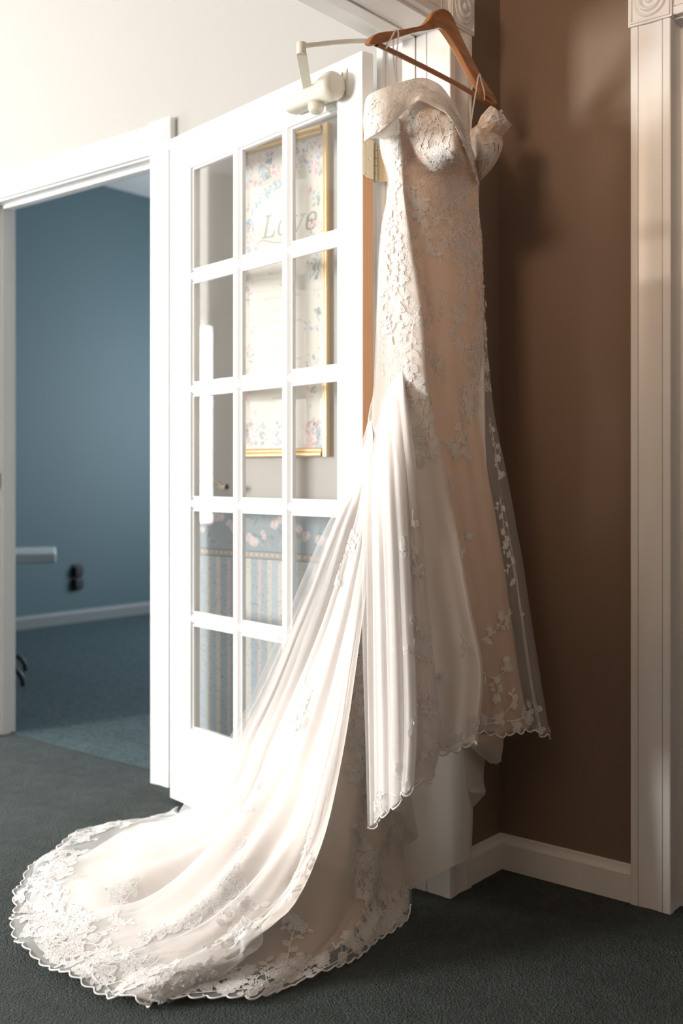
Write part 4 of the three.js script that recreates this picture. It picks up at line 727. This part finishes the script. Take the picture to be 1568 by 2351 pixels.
// back of the bodice, closing the volume behind the band
const back = new Sheet([
  asRow([[880, 262, .0], [905, 230, -.01], [945, 205, -.01], [990, 205, .0], [1040, 250, .02], [1082, 330, .05]]),
  asRow([[876, 320, -.01], [905, 330, -.05], [945, 330, -.06], [990, 330, -.05], [1040, 340, -.02], [1096, 360, .05]]),
  asRow([[890, 440, 0], [915, 440, -.05], [950, 440, -.07], [1000, 440, -.06], [1050, 440, -.01], [1097, 440, .06]]),
  asRow([[873, 560, 0], [915, 560, -.06], [960, 560, -.07], [1010, 560, -.06], [1060, 560, -.01], [1104, 560, .07]]),
  asRow([[866, 700, -.01], [915, 700, -.07], [965, 700, -.08], [1020, 700, -.07], [1070, 700, -.01], [1109, 700, .07]]),
  asRow([[858, 900, -.01], [915, 900, -.08], [970, 900, -.08], [1030, 900, -.02], [1075, 900, .03], [1112, 900, .07]]),
  asRow([[862, 1100, -.01], [925, 1100, -.06], [990, 1100, -.05], [1050, 1100, .0], [1090, 1100, .04], [1120, 1100, .07]]),
  asRow([[885, 1400, -.01], [960, 1400, -.05], [1030, 1400, -.03], [1090, 1400, .02], [1130, 1400, .06], [1160, 1400, .09]]),
  asRow([[920, 1640, -.01], [985, 1640, -.04], [1050, 1640, -.0], [1110, 1640, .04], [1160, 1640, .09], [1195, 1640, .13]]),
], 40, 60);
mesh('back_panel', back.geo(), M.satin, gown);
// far side: bust side and raised sleeve cuff
const farSide = new Sheet([
  asRow([[1078, 298, .09], [1095, 292, .12], [1115, 298, .135], [1135, 306, .14], [1153, 314, .13]]),
  asRow([[1080, 318, .09], [1098, 318, .135], [1118, 322, .15], [1138, 328, .15], [1154, 332, .13]]),
  asRow([[1083, 345, .09], [1100, 345, .135], [1118, 348, .15], [1136, 352, .145], [1149, 352, .125]]),
  asRow([[1088, 375, .09], [1100, 375, .125], [1114, 378, .135], [1128, 380, .13], [1137, 376, .115]]),
  asRow([[1094, 402, .09], [1101, 402, .11], [1108, 402, .115], [1114, 402, .11], [1119, 399, .10]]),
  asRow([[1098, 418, .085], [1100, 418, .09], [1102, 417, .092], [1104, 416, .09], [1105, 414, .088]]),
], 40, 50, (u, v) => 0.002 * (fbm(u * 8, v * 10, 3) - 0.45));
const farMaps = laceMaps(0.14, 0.16, () => 1, 46, 0.016, [222, 192, 168], 404);
mesh('bust_side', farSide.geo(true), laceMat(farMaps, 0.001), gown);
const farCuff = new Sheet([
  asRow([[1127, 242, .12], [1138, 249, .135], [1150, 260, .14], [1163, 273, .138], [1176, 287, .125]]),
  asRow([[1114, 260, .115], [1128, 268, .14], [1142, 277, .148], [1156, 286, .145], [1168, 296, .125]]),
  asRow([[1098, 284, .105], [1114, 290, .135], [1130, 295, .145], [1145, 301, .14], [1160, 306, .122]]),
  asRow([[1079, 299, .09], [1100, 303, .125], [1120, 307, .138], [1138, 311, .135], [1152, 315, .12]]),
], 40, 30, null, true);
mesh('sleeve_cuff', farCuff.geo(true), laceMat(farMaps, 0.001), gown);
const farCuffIn = new Sheet([asRow([[1098, 286, .10], [1112, 264, .112], [1127, 243, .12]]), asRow([[1097, 283, .085], [1104, 266, .09], [1122, 246, .10]]), asRow([[1098, 286, .07], [1110, 280, .075], [1128, 262, .09]])], 16, 12, null, true);
mesh('cuff_lining', farCuffIn.geo(), M.satin, gown);
// hanger loops
const loop = pts => mesh('hanger_loop', (() => { const c = new THREE.CatmullRomCurve3(pts.map(([x, y, q]) => onX(x, y, q).sub(GO)), false, 'centripetal'), pos = [], idx = [], n = 40; for (let k = 0; k <= n; k++) { const p = c.getPoint(k / n); pos.push(p.x + 0.001, p.y, p.z - 0.0016, p.x - 0.001, p.y, p.z + 0.0016); if (k) { const o = k * 2; idx.push(o - 2, o - 1, o, o, o - 1, o + 1); } } const g = new THREE.BufferGeometry(); g.setAttribute('position', new THREE.Float32BufferAttribute(pos, 3)); g.setIndex(idx); g.computeVertexNormals(); return g; })(), M.ribbon, gown);
loop([[912, 188, .06], [910, 140, .082], [913, 100, .094], [914, 72, .095], [908, 70, .085], [904, 80, .075], [903, 110, .074], [905, 150, .07], [910, 188, .06]]);
loop([[886, 112, .094], [893, 98, .095], [905, 74, .096], [910, 68, .085]]); loop([[884, 114, .08], [887, 104, .078], [900, 80, .075], [908, 68, .085]]);
loop([[1080, 296, .09], [1084, 262, .096], [1092, 212, .097], [1098, 176, .098], [1101, 168, .09]]); loop([[1082, 296, .085], [1079, 250, .08], [1082, 210, .074], [1090, 182, .073], [1101, 168, .085]]);
loop([[1101, 170, .098], [1106, 190, .097], [1112, 215, .097], [1112, 230, .09]]);

// --- embroidered sprays
spray(frontNet, [[1090, 560], [1098, 640], [1106, 720], [1104, 800], [1092, 860], [1078, 930]], { size: 0.026, every: 0.010, flowers: 0.3 });
spray(frontNet, [[1084, 640], [1066, 690], [1046, 720], [1036, 760]], { size: 0.02, every: 0.012 });
spray(frontNet, [[1100, 760], [1084, 820], [1076, 880], [1060, 960], [1042, 1030]], { size: 0.024, every: 0.012 });
spray(frontNet, [[1098, 870], [1098, 930]], { size: 0.02 });
spray(frontNet, [[1080, 930], [1066, 990], [1068, 1040]], { size: 0.02, every: 0.012, flowers: 0.4 });
spray(frontNet, [[1122, 960], [1132, 1010], [1140, 1060], [1146, 1090]], { size: 0.02, every: 0.012, flowers: 0.35 });
spray(frontNet, [[1146, 1140], [1152, 1180], [1160, 1250]], { size: 0.018, every: 0.012, flowers: 0.35 });
spray(frontNet, [[1168, 1260], [1178, 1310], [1190, 1390], [1194, 1410]], { size: 0.018, every: 0.012, flowers: 0.3 });
spray(frontNet, [[1062, 1280], [1056, 1240], [1076, 1232]], { size: 0.016, flowers: 0.4 });
spray(frontNet, [[1104, 1470], [1132, 1452], [1156, 1420], [1176, 1406]], { size: 0.018, every: 0.011, flowers: 0.25, tip: 'leaf' });
spray(frontNet, [[1104, 1540], [1132, 1556], [1150, 1548], [1166, 1532]], { size: 0.02, flowers: 0.4 });
spray(frontNet, [[1132, 1556], [1144, 1580], [1140, 1604]], { size: 0.018, flowers: 0.5 });
spray(frontNet, [[1100, 1662], [1130, 1660], [1160, 1656], [1190, 1652], [1214, 1640]], { size: 0.026, every: 0.009, wid: 0.38, flowers: 0.25 });
spray(frontNet, [[1104, 1640], [1120, 1648], [1150, 1650]], { size: 0.028, every: 0.010, wid: 0.4 });
spray(frontNet, [[1150, 1650], [1164, 1630], [1178, 1612]], { size: 0.018, tip: 'leaf' });
spray(frontNet, [[1222, 1600], [1230, 1640], [1240, 1674]], { size: 0.02, every: 0.011 });
spray(frontNet, [[1026, 1100], [1034, 1100]], { size: 0.014 });
// cup: raised cording fanned over the bust
for (const q of [[[985, 395], [1000, 350], [1012, 300], [1000, 262]], [[992, 392], [1016, 350], [1032, 320], [1030, 290]], [[990, 390], [985, 340], [972, 300], [960, 262]], [[1000, 388], [1018, 374], [1030, 356]], [[996, 380], [1008, 340], [1024, 300], [1026, 275]], [[975, 360], [962, 320], [952, 285]]]) spray(frontNet, q, { size: 0.02, every: 0.008, flowers: 0.12, wid: 0.3, lift: 0.0018 });
for (const q of [[[1085, 420], [1060, 450], [1020, 470]], [[1092, 470], [1088, 520], [1094, 580]], [[1050, 500], [1000, 500], [960, 470]], [[960, 420], [965, 500], [985, 570]], [[1010, 540], [1040, 560], [1070, 550]], [[1050, 600], [1062, 540], [1080, 490]]]) spray(frontNet, q, { size: 0.022, every: 0.012, flowers: 0.12, wid: 0.3, lift: 0.0012 });
// near side
spray(sideNet, [[915, 300], [913, 360], [912, 430]], { size: 0.017, every: 0.008 });
spray(sideNet, [[905, 440], [908, 520], [918, 580], [925, 640]], { size: 0.018, every: 0.009 });
spray(sideNet, [[915, 580], [908, 640], [918, 690], [922, 720], [936, 735]], { size: 0.017, every: 0.010 });
spray(sideNet, [[965, 700], [950, 740], [944, 800], [948, 860], [960, 900]], { size: 0.022, every: 0.011 });
spray(sideNet, [[950, 730], [930, 736], [908, 740], [896, 780]], { size: 0.015, every: 0.011 });
spray(sideNet, [[945, 830], [928, 880], [924, 910], [926, 940]], { size: 0.016, every: 0.011, flowers: 0.4 });
spray(sideNet, [[975, 900], [968, 960], [962, 1010], [966, 1060]], { size: 0.026, every: 0.011, wid: 0.4, flowers: 0.3 });
spray(sideNet, [[985, 960], [980, 1000], [990, 1040]], { size: 0.02, every: 0.012 });
spray(sideNet, [[896, 470], [892, 560], [888, 650], [886, 760]], { size: 0.014, every: 0.010 });
spray(sideNet, [[990, 1560], [1010, 1552]], { size: 0.02 });
spray(sideNet, [[1010, 1712], [1040, 1706], [1070, 1694], [1090, 1660]], { size: 0.024, every: 0.009, wid: 0.4 });
spray(sideNet, [[1055, 1460], [1075, 1486]], { size: 0.02, tip: 'leaf' });
// bright fold
spray(foldNet, [[948, 1170], [946, 1220], [950, 1270], [960, 1310]], { size: 0.017, every: 0.010, flowers: 0.35 });
spray(foldNet, [[972, 1370], [962, 1330], [940, 1290], [926, 1265]], { size: 0.022, every: 0.010, wid: 0.42, flowers: 0.1 });
spray(foldNet, [[985, 1530], [976, 1470], [964, 1440], [946, 1422]], { size: 0.017, every: 0.011 });
spray(foldNet, [[990, 1525], [968, 1512], [946, 1500], [934, 1492]], { size: 0.017, every: 0.011 });
spray(foldNet, [[990, 1540], [984, 1570], [986, 1600], [990, 1640]], { size: 0.017, every: 0.011, flowers: 0.3 });
spray(foldNet, [[990, 1610], [966, 1620], [948, 1645], [942, 1670]], { size: 0.018, every: 0.011, tip: 'leaf' });
spray(foldNet, [[950, 1760], [970, 1740], [990, 1715]], { size: 0.026, every: 0.010, wid: 0.4 });
spray(foldNet, [[862, 1830], [886, 1822], [916, 1826], [940, 1812]], { size: 0.026, every: 0.009, wid: 0.4 });
spray(foldNet, [[930, 1820], [918, 1790], [906, 1775]], { size: 0.02, tip: 'leaf' });
spray(foldNet, [[860, 1880], [864, 1850], [872, 1826]], { size: 0.02 });
// band and far side
for (const q of [[[842, 240], [858, 262], [880, 276]], [[850, 232], [880, 226], [915, 210], [950, 196]], [[850, 290], [872, 282], [892, 262], [905, 240]], [[930, 245], [945, 222], [958, 200]], [[970, 196], [985, 210], [1000, 232]], [[1000, 205], [1024, 232], [1040, 256]], [[1040, 250], [1060, 296], [1074, 340]], [[1060, 310], [1078, 356], [1092, 400]], [[845, 300], [850, 270], [848, 245]]]) spray(band, q, { size: 0.019, every: 0.009, flowers: 0.15, wid: 0.32, lift: 0.001 });
for (const q of [[[1090, 320], [1110, 330], [1130, 325], [1145, 330]], [[1095, 370], [1110, 362], [1130, 360]], [[1100, 400], [1108, 380], [1112, 345]]]) spray(farSide, q, { size: 0.017, every: 0.010, flowers: 0.25 });
for (const q of [[[1095, 300], [1115, 292], [1140, 276], [1156, 272]], [[1110, 284], [1125, 270], [1136, 258]]]) spray(farCuff, q, { size: 0.015, every: 0.009, flowers: 0.25 });
// train
spray(trainNet, [[824, 1216], [806, 1250], [784, 1290], [774, 1340]], { size: 0.02, every: 0.006, flowers: 0.3 });
spray(trainNet, [[700, 1555], [698, 1600], [690, 1640], [682, 1664]], { size: 0.022, every: 0.006, flowers: 0.3 });
spray(trainNet, [[590, 1800], [574, 1850], [560, 1905], [556, 1960], [540, 2020], [520, 2080]], { size: 0.026, every: 0.007, flowers: 0.3, wid: 0.36 });
spray(trainNet, [[530, 1990], [500, 2060], [440, 2110], [380, 2130], [330, 2160]], { size: 0.026, every: 0.007, flowers: 0.3, wid: 0.36 });
spray(trainNet, [[560, 2020], [570, 2070], [545, 2130], [520, 2160]], { size: 0.03, every: 0.008, flowers: 0.3, wid: 0.4 });
spray(trainNet, [[580, 2060], [560, 2110], [590, 2130]], { size: 0.03, every: 0.009, flowers: 0.2, wid: 0.42 });
spray(trainNet, [[712, 1900], [706, 1960], [690, 2010], [676, 2050]], { size: 0.02, every: 0.009, tip: 'leaf' });
for (const q of [[[330, 2010], [300, 2050], [260, 2100]], [[290, 2030], [260, 2070], [270, 2120]], [[160, 2100], [140, 2130], [120, 2140]], [[190, 2080], [170, 2140], [110, 2130]], [[100, 2180], [140, 2170], [170, 2190]], [[150, 2140], [170, 2120], [190, 2110]]]) spray(trainNet, q, { size: 0.024, every: 0.008, flowers: 0.3 });
// lace border of the train, following its hem
{
  for (const [n, v0, sz] of [[22, 0.95, 0.026], [20, 0.978, 0.022]]) for (let k = 0; k < n; k++) { const a = 0.02 + k / n * 0.92, path = []; for (let s = 0; s <= 5; s++) { const u = a + s / 5 * 0.05, v = v0 + 0.012 * Math.sin(s * 1.4 + k); const p = trainNet.P[trainNet.id(Math.round(u * trainNet.nu), Math.round(v * trainNet.nv))]; path.push(toPx(p)); } spray(trainNet, path, { size: sz, every: 0.007, flowers: 0.28, wid: 0.4 }); }
}
// inner panel
spray(innerNet, [[842, 1480], [832, 1530], [818, 1590], [814, 1650], [816, 1700]], { size: 0.026, every: 0.011, wid: 0.36, flowers: 0.3 });
spray(innerNet, [[850, 1610], [846, 1680], [838, 1720], [812, 1770]], { size: 0.026, every: 0.010, wid: 0.36, flowers: 0.2 });
spray(innerNet, [[846, 1720], [830, 1800], [838, 1850], [826, 1920]], { size: 0.026, every: 0.013, wid: 0.36 });
spray(innerNet, [[826, 1910], [814, 1980], [834, 2040], [862, 2100]], { size: 0.026, every: 0.013, wid: 0.36 });
spray(innerNet, [[846, 1955], [858, 2010], [846, 2060]], { size: 0.024, every: 0.012 });
spray(innerNet, [[872, 1970], [868, 2010], [878, 2056]], { size: 0.022, every: 0.012 });
for (const [x, y, r, n] of [[856, 1950, 0.05, 9], [884, 1925, 0.045, 7], [905, 2120, 0.055, 11], [770, 2222, 0.05, 9], [650, 2252, 0.05, 9], [832, 2165, 0.045, 8]]) bloom(innerNet, x, y, r, n);
spray(innerNet, [[930, 2070], [900, 2120], [850, 2160], [800, 2190], [750, 2220], [700, 2240]], { size: 0.03, every: 0.009, wid: 0.38, flowers: 0.25 });
spray(innerNet, [[920, 2050], [890, 2100], [866, 2120], [850, 2110]], { size: 0.024, every: 0.011 });
spray(innerNet, [[700, 2240], [640, 2260], [580, 2270], [520, 2275]], { size: 0.028, every: 0.008, wid: 0.4, flowers: 0.3 });
spray(innerNet, [[640, 2240], [660, 2200], [668, 2160], [680, 2120]], { size: 0.024, every: 0.010, flowers: 0.2 });
spray(innerNet, [[520, 2275], [460, 2280], [400, 2285]], { size: 0.026, every: 0.008, wid: 0.4, flowers: 0.3 });
spray(innerNet, [[830, 2180], [850, 2120], [830, 2130]], { size: 0.022, every: 0.011 });
// lace border of the inner panel, following its hem
for (const [n, v0, sz] of [[10, 0.93, 0.030], [9, 0.958, 0.024]]) for (let k = 0; k < n; k++) { const a = 0.04 + k / n * 0.90, path = []; for (let s = 0; s <= 5; s++) { const u = a + s / 5 * 0.07, v = v0 + 0.014 * Math.sin(s * 1.3 + k * 2); path.push(toPx(innerNet.P[innerNet.id(Math.round(u * innerNet.nu), Math.round(v * innerNet.nv))])); } spray(innerNet, path, { size: sz, every: 0.011, flowers: 0.25, wid: 0.36 }); }
// sequins caught in the bodice lace
{
  const st = new Stitch(front); for (let k = 0; k < 90; k++) { const f = front.at(rr(950, 1100), rr(380, 960)); st.ball(f.pos.addScaledVector(f.n, 0.003), 0.0011); } for (let k = 0; k < 40; k++) { const f = frontNet.at(rr(1100, 1235), rr(1640, 1680)); st.ball(f.pos.addScaledVector(f.n, 0.003), 0.0010); }
  const q = mesh('sequins', st.make(st.pos, st.idx), M.bead, gown); q.userData.kind = 'stuff';
}
renderer.render(scene, camera);
